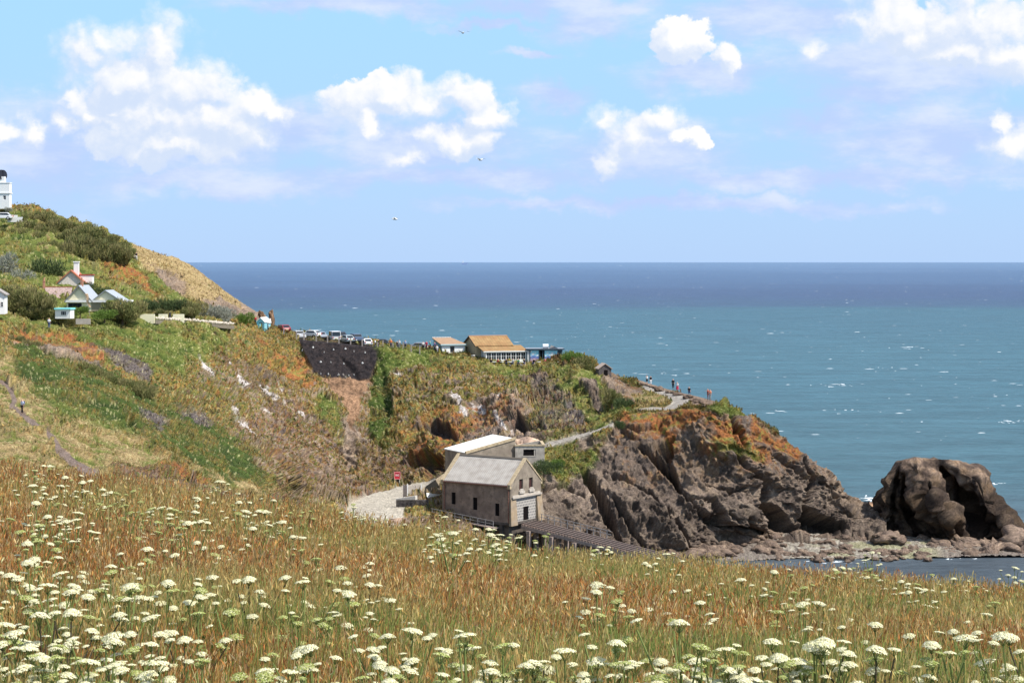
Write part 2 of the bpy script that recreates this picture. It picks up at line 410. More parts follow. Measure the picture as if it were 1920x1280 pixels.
I_ = [(-90,980,140),(200,985,150),(400,985,170),(500,990,195),(560,995,240),(640,1005,262),(700,1012,262),(770,1016,265),(800,1020,271),(900,1030,270),(1000,1015,280),(1100,1045,281),(1250,1044,282),(1350,1024,290),(1450,1003,298),(1670,1007,298)]
xs = np.arange(-90, 1662, 1.6)
R_ = [make_rows([r], xs)[0] for r in (A, C_, D_, E_, F1, F2, G_, H1, H2, I_)]
back1 = R_[0]+np.array([0, 10, -1.2]); back2 = R_[0].copy(); back2[:, 1] += 60; back2[:, 2] = -3
front = R_[-1].copy(); front[:, 1] -= 10; front[:, 2] = -4
rows3 = [back2, back1]+R_+[front]
ys = [np.mean([np.interp(xs, *np.array(r)[:, :2].T)], axis=0) for r in (A, C_, D_, E_, F1, F2, G_, H1, H2, I_)]
nsub = [14, 4]+[max(6, int(np.percentile(np.abs(ys[k+1]-ys[k]), 80)/1.6)) for k in range(9)]+[8]
G3 = sheet_grid(rows3, nsub)
vrow_ridge = nsub[0]+nsub[1]
nrm = grid_normals(blur2(G3, 6), -1)
nrm[nrm[..., 2] < 0] *= np.array([1, 1, 1])
Rn, Cn = G3.shape[:2]
P3 = G3.reshape(-1, 3); NR = nrm.reshape(-1, 3)
px0, py0 = project(P3)
px0 = px0.astype(np.float32); py0 = py0.astype(np.float32)
hidden = (np.arange(Rn)[:, None].repeat(Cn, 1).reshape(-1) < vrow_ridge)

# region masks ------------------------------------------------------
wx = (fbm(P3*0.22, 4, 3)-0.5); wy = (fbm(P3*0.22+50, 4, 5)-0.5)
wf = (fbm(P3*0.9+9, 3, 8)-0.5); wg = (fbm(P3*0.9+29, 3, 9)-0.5)
def M(poly, soft=5, warp=26):
    return sst(poly_d(px0+wx*warp+wf*warp*0.6, py0+wy*warp+wg*warp*0.6, poly), -soft, soft).astype(np.float32)
nA = fbm(P3*0.16, 4, 21); nB = fbm(P3*0.5+7, 4, 22); nC = fbm(P3*1.7+3, 3, 23); nD = fbm(P3*4.5+3, 2, 24)
th = R(42)      # bedding dips to the right
S = np.stack([P3[:, 0]*math.cos(th)-P3[:, 2]*math.sin(th), P3[:, 1], P3[:, 0]*math.sin(th)+P3[:, 2]*math.cos(th)], -1)
S += ((np.stack([wx, wy, wf], -1))*5)
N_ = len(P3)
col = np.zeros((N_, 3), np.float32); rock = np.zeros(N_, np.float32); veg = np.zeros(N_, np.float32)
c_ = lambda *a: np.array(a, np.float32)
GR1, GR2, GR3 = c_(.080,.115,.025), c_(.145,.165,.040), c_(.042,.066,.018)
STRAW, OCH, BRN = c_(.37,.27,.13), c_(.27,.18,.05), c_(.15,.10,.06)
ORG, ORG2 = c_(.32,.125,.045), c_(.18,.08,.042)
RK1, RK2, RK3, RKT, RKW = c_(.215,.163,.13), c_(.11,.085,.073), c_(.325,.25,.19), c_(.4,.29,.2), c_(.66,.6,.56)
def ramp(t, cs):
    t = np.clip(t, 0, 0.9999)*(len(cs)-1); i = t.astype(int); f = (t-i)[:, None]
    cs = np.array(cs); return cs[i]*(1-f)+cs[i+1]*f
def nn(a, lo=0.3, hi=0.7): return np.clip((a-lo)/(hi-lo), 0, 1)
CL = {
 'heath': (ramp(nn(nB*0.55+nC*0.45, .33, .67), [BRN*.9, GR1, OCH*1.1, GR1*1.2, BRN*1.4, GR2, ORG*.65, OCH*1.3, GR1*.9, STRAW*.75, GR3*1.3]), 0.30, 1.0),
 'grass': (ramp(nn(nB*0.5+nC*0.5), [GR3, GR1, GR2, GR2*1.15, STRAW*.8]), 0.03, 1.0),
 'green': (ramp(nn(nB*0.5+nC*0.5), [GR1*.8, GR1, GR2, GR2]), 0.03, 0.9),
 'dkgreen': (ramp(nn(nB*0.5+nC*0.5), [GR3*.7, GR3, GR1*.8, GR1]), 0.03, 1.0),
 'dry': (ramp(nn(nB*0.55+nC*0.45), [GR1*1.1, GR2*1.1, STRAW*.75, STRAW, STRAW*1.05]), 0.05, 0.8),
 'straw': (ramp(nn(nB*0.5+nC*0.5), [OCH*.8, STRAW*.8, STRAW, STRAW*1.1, BRN*1.6]), 0.1, 0.6),
 'orange': (ramp(nn(nB*0.4+nC*0.6), [BRN, ORG2, ORG, ORG*.9, OCH*1.2, GR2, BRN*1.4]), 0.55, 0.22),
 'rock': (ramp(nn(nB*0.45+nC*0.3+nD*.25, .33, .66), [RK2, RK1*.85, RK1, RK3*.9, RK3*1.1]), 1.0, 0.0),
 'crag': (ramp(nn(nB*0.4+nC*0.6,.33,.67), [RK2*1.2, c_(.19,.115,.075), RK1, OCH*.9, ORG2*1.2, BRN*1.1, GR1, OCH, RK3*.9]), 0.75, 0.36),
 'tan': (ramp(nn(nB*0.4+nC*0.6), [RK2, RK1, RK3*.9, RKT*.7, RK1, RKT*.85]), 1.0, 0.10),
 'white': (ramp(nn(nC), [RK3, RKW*.85, RKW]), 0.6, 0.0),
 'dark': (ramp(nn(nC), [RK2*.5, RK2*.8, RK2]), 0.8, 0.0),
 'earth': (ramp(nn(nB*.5+nC*.5), [c_(.13,.08,.05), c_(.25,.15,.09), c_(.35,.21,.125), c_(.19,.115,.07)]), 0.7, 0.05),
 'path': (ramp(nn(nC), [c_(.17,.125,.1), c_(.24,.18,.15)]), 0.0, 0.0),
 'road': (ramp(nn(nC), [c_(.29,.26,.225), c_(.38,.345,.30)]), 0.0, 0.0),
 'pale': (ramp(nn(nC), [c_(.40,.355,.29), c_(.54,.49,.40)]), 0.0, 0.0),
 'dirt': (ramp(nn(nC), [c_(.2,.14,.1), c_(.33,.24,.18)]), 0.05, 0.02),
 'net': (ramp(nn(nC*.6+nD*.4), [c_(.017,.015,.017), c_(.035,.029,.03), c_(.05,.037,.035)]), 0.03, 0.0),
 'scrub': (ramp(nn(nC*.5+nD*.5), [c_(.06,.05,.05), c_(.14,.115,.105), c_(.2,.17,.155)]), 0.35, 0.7),
}
def put(cls, m):
    global col, rock, veg
    cc, rk, vg = CL[cls]; mm = m[:, None]
    col = col*(1-mm)+cc*mm; rock = rock*(1-m)+rk*m; veg = veg*(1-m)+vg*m
put('heath', np.ones(N_, np.float32))
REG = [
 ('grass', [(-90,370),(260,440),(300,500),(380,585),(440,640),(330,700),(100,640),(-90,620)], 8, 40),
 ('green', [(-90,440),(60,455),(115,487),(95,512),(0,480),(-90,470)], 6, 20),
 ('straw', [(240,445),(360,470),(500,570),(520,612),(480,605),(430,597),(360,560),(300,522),(262,498)], 6, 16),
 ('orange', [(170,488),(240,492),(330,560),(300,560),(230,520)], 8, 30),
 ('green', [(265,512),(300,520),(358,570),(320,566),(290,545)], 5, 14),
 ('green', [(200,545),(240,545),(290,575),(240,575)], 6, 14),
 ('tan', [(288,498),(312,502),(348,528),(352,552),(322,536),(296,516)], 3, 12),
 ('tan', [(370,562),(420,560),(480,578),(500,604),(470,602),(430,592)], 4, 16),
 ('green', [(140,612),(260,612),(330,625),(345,700),(300,700),(230,690),(150,640)], 8, 30),
 ('dry', [(-90,655),(15,660),(50,730),(180,785),(300,850),(520,915),(560,985),(-90,985)], 8, 40),
 ('dkgreen', [(20,640),(120,640),(200,690),(290,740),(390,780),(450,830),(520,890),(530,915),(440,900),(330,862),(250,815),(180,770),(70,735),(30,700)], 6, 24),
 ('green', [(70,735),(180,770),(260,822),(200,815),(120,780)], 8, 24),
 ('orange', [(-90,615),(0,610),(60,617),(130,620),(188,650),(195,672),(150,662),(60,640),(0,636),(-90,634)], 3, 14),
 ('tan', [(5,634),(80,641),(192,668),(195,688),(150,682),(60,652)], 3, 14),
 ('orange', [(90,645),(192,668),(195,680),(140,672)], 3, 10),
 ('scrub', [(180,640),(212,650),(285,700),(278,714),(220,688)], 3, 14),
 ('scrub', [(264,766),(300,774),(318,798),(305,803),(278,790)], 3, 24),
 ('scrub', [(330,764),(378,774),(405,798),(385,800),(345,785)], 3, 34),
 ('tan', [(435,765),(500,820),(520,870),(500,850),(440,790)], 3, 20),
 ('crag', [(200,878),(300,885),(400,915),(540,940),(560,960),(330,935),(210,900)], 4, 20),
 ('orange', [(292,868),(340,866),(415,902),(385,908),(310,888)], 3, 10),
 ('orange', [(470,620),(560,642),(600,720),(590,745),(540,735),(500,680)], 14, 60),
 ('orange', [(500,690),(560,690),(570,730),(520,740)], 6, 40),
 ('heath', [(470,640),(600,800),(640,920),(520,880),(420,760),(400,690)], 14, 50),
 ('crag', [(470,760),(560,740),(630,800),(655,935),(580,945),(510,890),(450,800)], 14, 60),
 ('tan', [(566,850),(590,880),(600,905),(574,880)], 3, 20),
 ('tan', [(608,860),(622,885),(620,910),(610,890)], 3, 20),
 ('green', [(600,735),(625,750),(660,850),(620,820),(590,770)], 6, 24),
 ('tan', [(640,780),(672,790),(688,830),(682,885),(648,880),(636,820)], 4, 14),
 ('crag', [(648,888),(700,895),(712,925),(660,945),(640,925)], 4, 12),
 ('net', [(560,634),(710,650),(712,662),(700,690),(692,712),(640,711),(597,709),(580,680)], 1.5, 5),
 ('earth', [(599,709),(688,712),(690,742),(670,772),(660,806),(648,776),(628,745)], 2.5, 22),
 ('dkgreen', [(705,650),(722,652),(738,760),(735,850),(715,850),(690,800),(692,712),(702,690)], 4, 16),
 ('green', [(700,650),(800,650),(860,672),(830,690),(720,690)], 8, 30),
 ('grass', [(860,672),(1080,682),(1060,715),(900,700)], 6, 24),
 ('heath', [(660,830),(760,850),(760,900),(700,905),(665,880)], 6, 24),
 ('crag', [(690,860),(760,850),(850,845),(860,895),(750,905),(700,900)], 6, 24),
 ('tan', [(840,735),(870,745),(950,750),(1000,770),(960,790),(900,780),(850,770)], 4, 34),
 ('white', [(840,738),(860,745),(862,758),(850,752)], 2, 12),
 ('orange', [(760,800),(800,770),(920,765),(1010,785),(1010,835),(860,835),(790,870),(760,850)], 10, 90),
 ('rock', [(860,790),(1000,780),(1020,830),(880,830)], 8, 60),
 ('dark', [(792,795),(815,784),(835,796),(858,812),(856,820),(815,818)], 2, 6),  # dark cave patches: shade of the hollows put into the rock colour
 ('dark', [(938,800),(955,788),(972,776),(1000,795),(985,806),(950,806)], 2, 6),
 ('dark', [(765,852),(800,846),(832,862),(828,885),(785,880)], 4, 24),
 ('scrub', [(998,700),(1030,702),(1085,740),(1095,785),(1062,812),(1022,800),(1002,755)], 5, 24),
 ('grass', [(1040,684),(1110,690),(1150,735),(1195,772),(1150,800),(1110,808),(1090,770),(1050,715)], 6, 24),
 ('green', [(1100,745),(1150,750),(1190,772),(1120,800)], 6, 14),
 ('rock', [(1090,715),(1120,725),(1130,765),(1115,762)], 4, 14),
 ('tan', [(1122,700),(1150,700),(1195,725),(1218,742),(1192,755),(1150,738)], 3, 12),
 ('heath', [(1150,700),(1185,706),(1200,720),(1180,722)], 3, 10),
 ('dry', [(1183,738),(1240,738),(1255,756),(1200,766)], 3, 10),
 ('rock', [(1020,885),(1120,850),(1150,795),(1240,774),(1330,765),(1400,785),(1680,960),(1680,1100),(1000,1100)], 5, 16),
 ('grass', [(1015,830),(1110,814),(1130,850),(1100,880),(1055,905),(1010,885)], 8, 40),
 ('rock', [(1080,815),(1110,815),(1120,835),(1085,835)], 5, 24),
 ('orange', [(1165,778),(1240,772),(1330,762),(1375,800),(1435,850),(1428,872),(1370,850),(1300,848),(1255,830),(1215,812),(1150,800)], 7, 40),
 ('tan', [(1265,800),(1320,795),(1340,835),(1290,850)], 7, 40),
 ('grass', [(1330,830),(1400,845),(1420,862),(1350,850)], 6, 30),
 ('orange', [(1400,786),(1500,852),(1492,866),(1410,826)], 4, 14),
 ('tan', [(1430,930),(1475,940),(1480,990),(1440,985)], 6, 24),
 ('green', [(1326,756),(1345,750),(1405,784),(1395,790),(1365,778),(1335,770)], 2, 5),
 ('dirt', [(1192,708),(1345,744),(1340,757),(1296,760),(1296,750),(1270,735),(1200,722)], 2, 4),
 ('pale', [(1252,737),(1270,750),(1268,758),(1250,770),(1244,766),(1258,757),(1260,750),(1246,742)], 1.2, 2),
 ('road', [(1203,721),(1236,729),(1269,736.5),(1290,745.5),(1297,752),(1284,759.5),(1265,767),(1200,772),(1191,767),(1228,763),(1248,764),(1263,757),(1264,751.6),(1249,743),(1223,735),(1206,728)], .8, 0.5),
 ('road', [(1112,807),(1150,792),(1150,797),(1115,812),(1060,828),(1022,839),(1000,860),(992,857),(1018,832),(1050,823)], .8, 1.5),
 ('pale', [(640,975),(655,945),(700,923),(760,910),(852,889),(852,903),(800,925),(760,946),(750,1000),(640,1000)], 2, 5),
]
for cls, poly, soft, warp in REG: put(cls, M(poly, soft, warp))
pth = line_d(px0+wf*3, py0+wg*3, [(-20,705,3.5),(8,718,4),(22,736,4),(27,750,4.5),(22,762,4.5),(40,776,4.5),(72,800,5),(96,818,5.5),(112,846,7),(142,872,10),(175,892,12)])
put('path', sst(pth, -1.2, 1.2).astype(np.float32))
# pale rock slabs breaking through the heath
slabs = [[(422,668),(431,686),(428,692),(421,680)], [(436,698),(458,704),(472,722),(455,732),(440,716)], [(486,714),(500,724),(524,746),(510,748),(490,736)], [(511,720),(529,736),(524,740)], [(426,738),(442,740),(439,747)], [(530,748),(553,770),(547,773)], [(483,768),(507,775),(502,782)], [(429,758),(452,768),(445,776)], [(372,668),(390,690),(402,704),(395,706),(380,690)], [(440,775),(470,790),(490,812),(470,800)], [(560,770),(572,772),(580,790),(570,788)], [(640,700),(650,702),(648,708)],
 [(735,693),(752,700),(750,704),(738,700)], [(912,745),(940,738),(938,752),(915,752)], [(880,755),(912,762),(908,772),(884,768)], [(862,762),(880,765),(876,782),(866,780)], [(958,735),(968,738),(964,746)],[(922,770),(930,768),(962,815),(950,812)]]
for sidx, poly in enumerate(slabs): put('white', M(poly, 2.0, 9)*sst(nC, .34, .46).astype(np.float32))
ns = fbm(S*np.array([.45, .8, 1.6]), 4, 40)
spk = sst(ns, .585, .63)*((px0 > 370) & (px0 < 1130) & (py0 > 690) & (rock > 0.1) & (rock < .9)).astype(np.float32)*(veg > .25)
put('tan', (spk*.9).astype(np.float32))
lic = (sst(nB*.5+nC*.5, .50, .60)*(rock > .6)*(1-sst(py0, 860, 925))*(px0 > 1150)*.75).astype(np.float32)
col = col*(1-lic[:, None])+ramp(nn(nD), [ORG2, ORG*.8, OCH*1.1])*lic[:, None]
lic2 = (sst(nA*.6+nC*.4, .52, .62)*(rock > .6)*(px0 > 1000)*.5).astype(np.float32)
col = col*(1-lic2[:, None])+RKT*.85*lic2[:, None]
ob = (.8*sst(fbm(P3*.5+90, 4, 66), .42, .56)*(px0 < 1110)*(py0 > 600)*(veg < .5)*(rock > .45)*(rock < .575)*.75).astype(np.float32)
put('heath', ob)
oc = (sst(fbm(S*np.array([.10, .16, .34])+3, 4, 44), .53, .575)*(rock > .2)*(rock < .5)*(px0 > 380)*(py0 > 670)*(px0 < 1120)*(1-M([(560,630),(715,648),(705,720),(590,715)], 3, 3))).astype(np.float32)
put('crag', oc*.85); rock = np.maximum(rock, oc)
# yellow and green speckle of flowers and lichen
fl = sst(nD, .70, .76)*(veg > .5)
col = col*(1-fl[:, None]*.55)+c_(.62, .55, .28)*fl[:, None]*.55

hm = (.6*sst(fbm(P3*.28+70, 4, 88), .44, .60)*(veg > .6)*(1-M([(560,630),(712,648),(700,715),(590,715)], 3, 3))).astype(np.float32)
put('heath', hm)
# relief ------------------------------------------------------------
h1, k1, r1 = blocks(S*np.array([.06, .11, .20]), 60, 1.6, .10)
h2, k2, r2 = blocks(S*np.array([.16, .26, .60])+31, 70, 1.5, .10)
h3, k3, r3 = blocks(S*np.array([.5, .8, 2.0])+11, 80, 1.2, .12)
front_fade = np.where(hidden, 0.3, 1.0)
flatm = 1-.85*M([(1178,712),(1345,744),(1350,766),(1240,776),(1178,778)], 6, 3)
veg *= (.35+.65*flatm)
front_fade = front_fade*flatm
led = ledges(S[:, 2], S[:, 0], P3[:, 1], N_, 140)
relief = rock*(crags(S, 150)+led*.35)*front_fade
relief += veg*((nC-.5)*.6+(nB-.5)*1.5+plin(S*np.array([.16, .2, .3]), 190)*2.2*(rock > .15))*flatm+(1-rock)*rock*0
def pit(poly, depth, soft=4):
    global relief
    relief = relief-depth*M(poly, soft, 5)
pit([(790,797),(815,786),(858,812),(856,822),(812,820)], 2.6, 2)
pit([(936,802),(955,790),(972,778),(1003,797),(985,808),(950,808)], 3.5, 3)
pit([(1232,838),(1256,822),(1262,850),(1256,860)], 3.0, 3)
pit([(1205,838),(1250,855),(1265,880),(1255,890),(1225,860)], 3.0, 3)
pit([(1090,878),(1104,898),(1140,960),(1160,1000),(1144,985),(1118,930),(1096,905)], 3.2, 3)
pit([(1345,935),(1360,960),(1370,1000),(1352,985)], 3.0, 3)
pit([(1438,925),(1465,950),(1498,985),(1495,1004),(1444,1003),(1436,960)], 9.0, 2.5)
pit([(1504,950),(1530,968),(1580,985),(1585,1000),(1505,1003)], 6, 3)
pit([(755,852),(800,846),(835,860),(832,882),(780,884)], 3.5, 3)
pit([(1370,780),(1384,800),(1392,830),(1378,815)], 2.0, 3)
pit([(705,660),(712,662),(735,770),(730,800),(716,760)], .7, 5)
pit([(222,782),(246,776),(256,792),(240,797)], 1.2, 3)
for pts, dp in [
 ([(1086,866,3),(1104,893,6),(1124,925,7),(1144,965,6),(1166,1015,3)], 2.6), ([(1196,832,2),(1232,852,5),(1258,880,6),(1272,905,2)], 2.4), ([(1228,836,3),(1262,822,3)], 1.6),
 ([(1262,888,1.5),(1290,930,2.5),(1330,965,2),(1350,1000,3)], 1.5), ([(1368,776,2),(1384,804,4),(1398,838,3),(1402,850,1)], 1.8), ([(1372,850,1),(1400,880,1.5),(1440,905,3),(1446,930,5),(1450,990,8)], 2.0),
 ([(1150,935,1),(1178,975,3),(1215,1030,2)], 1.5), ([(1020,918,2),(1060,905,1),(1095,925,1)], 1.2), ([(1215,905,1),(1252,955,2.5),(1275,1000,2),(1300,1040,1)], 1.5),
 ([(1300,930,1),(1340,935,2),(1345,975,4),(1362,1000,3)], 2.0), ([(1330,905,1),(1372,918,2),(1410,912,1)], 1.0), ([(1500,870,1),(1520,905,3),(1508,940,3)], 1.6), ([(1535,905,1),(1560,935,2),(1596,940,1)], 1.2),
 ([(1450,855,1),(1490,880,2),(1505,900,2)], 1.2), ([(1165,800,1.5),(1200,808,2.5),(1240,800,1.5)], 1.3), ([(1130,880,1),(1180,890,1.5),(1230,920,1.5)], 1.0), ([(1340,1000,2),(1390,985,2),(1440,1002,3)], 1.5)]:
    relief = relief-1.7*dp*sst(line_d(px0+wf*7, py0+wg*7, pts), -3.0, 1.0)*rock
# net-covered bay is scooped
relief += M([(560,636),(708,652),(692,712),(597,709)], 3, 3)*((nC-.5)*-.4)-M([(640,670),(668,690),(672,712),(655,700)], 6, 3)*.8
low = sst(py0, 900, 1010)*rock*(px0 > 1000)
col *= (1-.28*low)[:, None]     # stone darkens towards the waterline
dvec = NR*relief[:, None].astype(np.float32)
lim = sst(py0, 0, 1)*0+1
P4 = P3+dvec
col *= (1-.20*rock*(px0 > 1000))[:, None]
# darker joints between blocks, random tone per block
joint = sst(-k2, -.05, 0)*rock*.5
col *= (1-.45*joint)[:, None]
col *= (1+(r2-.5)*.35*rock+(r1-.5)*.25*rock)[:, None]
col = np.clip(col, .004, .9)

def land_mat(name, low_shade=False):
    mt = bpy.data.materials.new(name); mt.use_nodes = True
    N = NT(mt.node_tree); b = N.n['Principled BSDF']
    b.inputs['Roughness'].default_value = 0.95; b.inputs['Specular IOR Level'].default_value = 0.12
    tc = N.new('ShaderNodeTexCoord').outputs['Object']
    c = N.new('ShaderNodeAttribute', attribute_name='Col').outputs['Color']
    sv = N.vm('MULTIPLY', N.new('ShaderNodeVectorRotate', {0: tc}, rotation_type='Y_AXIS').outputs[0], (1, 1.4, 3.0))
    sv.node.inputs[0].links[0].from_node.inputs['Angle'].default_value = R(42)
    n1 = N.noise(sv, 1.6, 8, 0.72, dist=.4); n2 = N.noise(tc, 6.0, 3, 0.7)
    vo = N.new('ShaderNodeTexVoronoi', {'Vector': N.vm('MULTIPLY', N.vm('ADD', sv, N.noise(sv, 1.2, 3, .6, col=True)), (.45, .6, .55)), 'Scale': 1.0}, feature='DISTANCE_TO_EDGE')
    ck = N.ss(vo.outputs['Distance'], 0.0, .06)
    f = N.m('MULTIPLY', N.ss(n1, .3, .7, .68, 1.34), N.ss(n2, .3, .7, .82, 1.18))
    cc = N.vm('SCALE', c); N.set(cc.node.inputs['Scale'], f)
    N.set(b.inputs['Base Color'], cc)
    bp = N.new('ShaderNodeBump', {'Strength': 0.8, 'Distance': 0.45, 'Height': N.m('ADD', N.m('ADD', n1, N.m('MULTIPLY', n2, .25)), N.m('MULTIPLY', ck, .35))})
    N.set(b.inputs['Normal'], bp.outputs[0])
    return mt
LAND = land_mat('cliff_ground')
land = np_mesh('cliff_terrain', P4, grid_faces(Rn, Cn), 4, LAND, col)
tag(land, kind='structure')
LG = P4.reshape(Rn, Cn, 3)
# ground lookup: nearest point of the land sheet seen at a photo pixel
vis = ~hidden
bx = {}
_qx, _qy = px0, py0
def ground_at(px, D):
    """z of the land at column px, distance D"""
    j = int(round((px+90)/1.6)); j = max(0, min(Cn-1, j))
    colm = LG[vrow_ridge:, j]
    dd = colm[:, 1]; o = np.argsort(dd)
    return float(np.interp(D, dd[o], colm[o][:, 2]))

# ------------------------------------------------------------------ generic rock sheets (stack, ledge, shore)
def rock_cols(Pn, s, orange=0.0):
    th = R(42)
    Sn = np.stack([Pn[:, 0]*math.cos(th)-Pn[:, 2]*math.sin(th), Pn[:, 1], Pn[:, 0]*math.sin(th)+Pn[:, 2]*math.cos(th)], -1)
    Sn = Sn+(fbm(Pn*.3, 3, s)-.5)[:, None]*3
    h1, k1, r1 = blocks(Sn*np.array([.08, .14, .22]), s+1, 1.6, .10)
    h2, k2, r2 = blocks(Sn*np.array([.20, .34, .66]), s+2, 1.5, .10)
    h3, k3, r3 = blocks(Sn*np.array([.6, 1.0, 2.0]), s+3, 1.2, .12)
    rel = crags(Sn, s+40)+ledges(Sn[:, 2], Sn[:, 0], Pn[:, 1], 0, s+40)*.3
    t = nn(fbm(Pn*.8, 4, s+5), .33, .67)
    cl = ramp(t, [RK2, RK1*.85, RK1, RK3*.95, RKT*.8])*(1+(r2-.5)*.4)[:, None]*(1-.4*sst(-k2, -.06, 0))[:, None]
    return rel.astype(np.float32), cl
# ------------------------------------------------------------------ sea
def make_sea():
    mb_v = []; rr = [0, 60, 120, 200, 260, 340, 450, 700, 1200, 2500, 6000, 20000, 60000, 160000]
    n = 64
    vs = [(0, 0, 0)]
    for r in rr[1:]:
        for i in range(n):
            t = 2*math.pi*i/n; vs.append((r*math.cos(t), r*math.sin(t), 0))
    fs = [(0, 1+i, 1+(i+1) % n) for i in range(n)]
    for k in range(len(rr)-2):
        a = 1+k*n
        fs += [(a+i, a+n+i, a+n+(i+1) % n, a+(i+1) % n) for i in range(n)]
    me = bpy.data.meshes.new('sea'); me.from_pydata(vs, [], fs); me.update()
    mt = bpy.data.materials.new('sea_water'); mt.use_nodes = True
    N = NT(mt.node_tree); b = N.n['Principled BSDF']
    g = N.new('ShaderNodeNewGeometry').outputs['Position']
    sp = N.new('ShaderNodeSeparateXYZ', {0: g})
    Y = sp.outputs[1]
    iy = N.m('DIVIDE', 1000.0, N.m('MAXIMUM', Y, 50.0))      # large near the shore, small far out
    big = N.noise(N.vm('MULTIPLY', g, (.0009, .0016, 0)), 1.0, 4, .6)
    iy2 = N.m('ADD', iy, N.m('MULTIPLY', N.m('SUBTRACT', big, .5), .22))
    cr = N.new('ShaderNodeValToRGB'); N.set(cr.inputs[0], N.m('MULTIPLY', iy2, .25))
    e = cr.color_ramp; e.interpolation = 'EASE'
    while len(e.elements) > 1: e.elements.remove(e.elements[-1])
    stops = [(0.0, (.095, .16, .27)), (0.045, (.058, .105, .195)), (0.095, (.042, .072, .145)), (0.125, (.040, .076, .136)), (0.150, (.042, .106, .146)), (0.3, (.046, .115, .150)), (0.62, (.050, .112, .138)), (0.85, (.070, .090, .108))]  # dark stops far out put a cloud's shadow into the water colour
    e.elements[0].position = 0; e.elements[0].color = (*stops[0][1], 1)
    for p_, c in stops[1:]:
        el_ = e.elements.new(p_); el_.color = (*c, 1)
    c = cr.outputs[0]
    streak = N.noise(N.vm('MULTIPLY', g, (.02, .06, 0)), 1.0, 6, .7)
    c = N.vm('SCALE', c); rip = N.noise(N.vm('MULTIPLY', g, (.16, .5, 0)), 1.0, 4, .75)
    N.set(c.node.inputs['Scale'], N.m('MULTIPLY', N.ss(streak, .3, .7, .80, 1.2), N.ss(rip, .3, .7, .80, 1.18)))
    # foam lace close to the rocks
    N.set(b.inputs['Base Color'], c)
    b.inputs['Roughness'].default_value = .42; b.inputs['IOR'].default_value = 1.33; b.inputs['Specular IOR Level'].default_value = .22
    h = N.m('ADD', N.noise(N.vm('MULTIPLY', g, (.35, .7, 1)), 1.0, 6, .7), N.m('MULTIPLY', N.noise(N.vm('MULTIPLY', g, (.06, .12, 1)), 1.0, 3, .6), 3.0))
    bp = N.new('ShaderNodeBump', {'Strength': .9, 'Distance': .7, 'Height': h})
    N.set(b.inputs['Normal'], bp.outputs[0])
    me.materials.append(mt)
    o = bpy.data.objects.new('sea', me); COL.objects.link(o); tag(o, kind='structure')
make_sea()
def whitecaps():
    """breaking crests: low curved ridges of foam standing on the water"""
    V = []; Fc = []; b = 0
    r = np.random.default_rng(5)
    caps = []
    for i in range(1150):
        py = HZ+6+(r.random()**1.25)*330
        if py < HZ+75 and r.random() < .15: continue
        if py > 640 and r.random() < .55: continue
        D = EYE*F/(py-HZ); px = r.uniform(330, 1960)
        caps.append((px, D, r.uniform(.35, 1.0)))
    for (cx, cy, n_, w_) in ((1560, 722, 14, 30), (1900, 790, 16, 25), (1540, 770, 14, 90), (1700, 652, 10, 40), (1640, 932, 16, 22), (1250, 700, 8, 30), (1660, 690, 8, 30), (1890, 905, 5, 20), (1635, 934, 14, 12), (1720, 1039, 10, 20), (1800, 1046, 6, 25), (1560, 1052, 6, 30)):
        for _ in range(n_): caps.append((r.normal(cx, w_), EYE*F/(cy+r.normal(0, 2)-HZ), r.uniform(.6, 1.3)))
    for (px, D, s) in caps:
        X = (px-960)/F*D
        L = (.4+r.random()**3*3.4)*(1+D/2200)*s; H = (.04+.10*r.random())*(1+D/1500)*s; wd = .25+H
        n = 7; ph = r.random()*6; sk = r.uniform(-.12, .12)
        ring = []
        for k in range(n):
            t = k/(n-1); e = math.sin(math.pi*t)**.7
            x = X+(t-.5)*L; y = D+math.sin(t*5+ph)*.5*wd+sk*L*(t-.5)
            hh = H*e*(.55+.45*r.random())
            ring.append([(x, y-wd*e, -.05), (x, y-.25*wd*e, hh), (x, y+wd*e, -.05)])
        for q in ring: V += q
        for k in range(n-1):
            a = b+3*k
            Fc += [a, a+3, a+4, a+1, a+1, a+4, a+5, a+2]
        b += 3*n
    o = np_mesh('whitecap_foam', np.array(V), np.array(Fc), 4, mat('foam', (.62, .67, .70), rough=.8, spec=.1), smooth=False)
    tag(o, 'small white breaking crests scattered over the blue sea', 'foam', kind='stuff')
whitecaps()
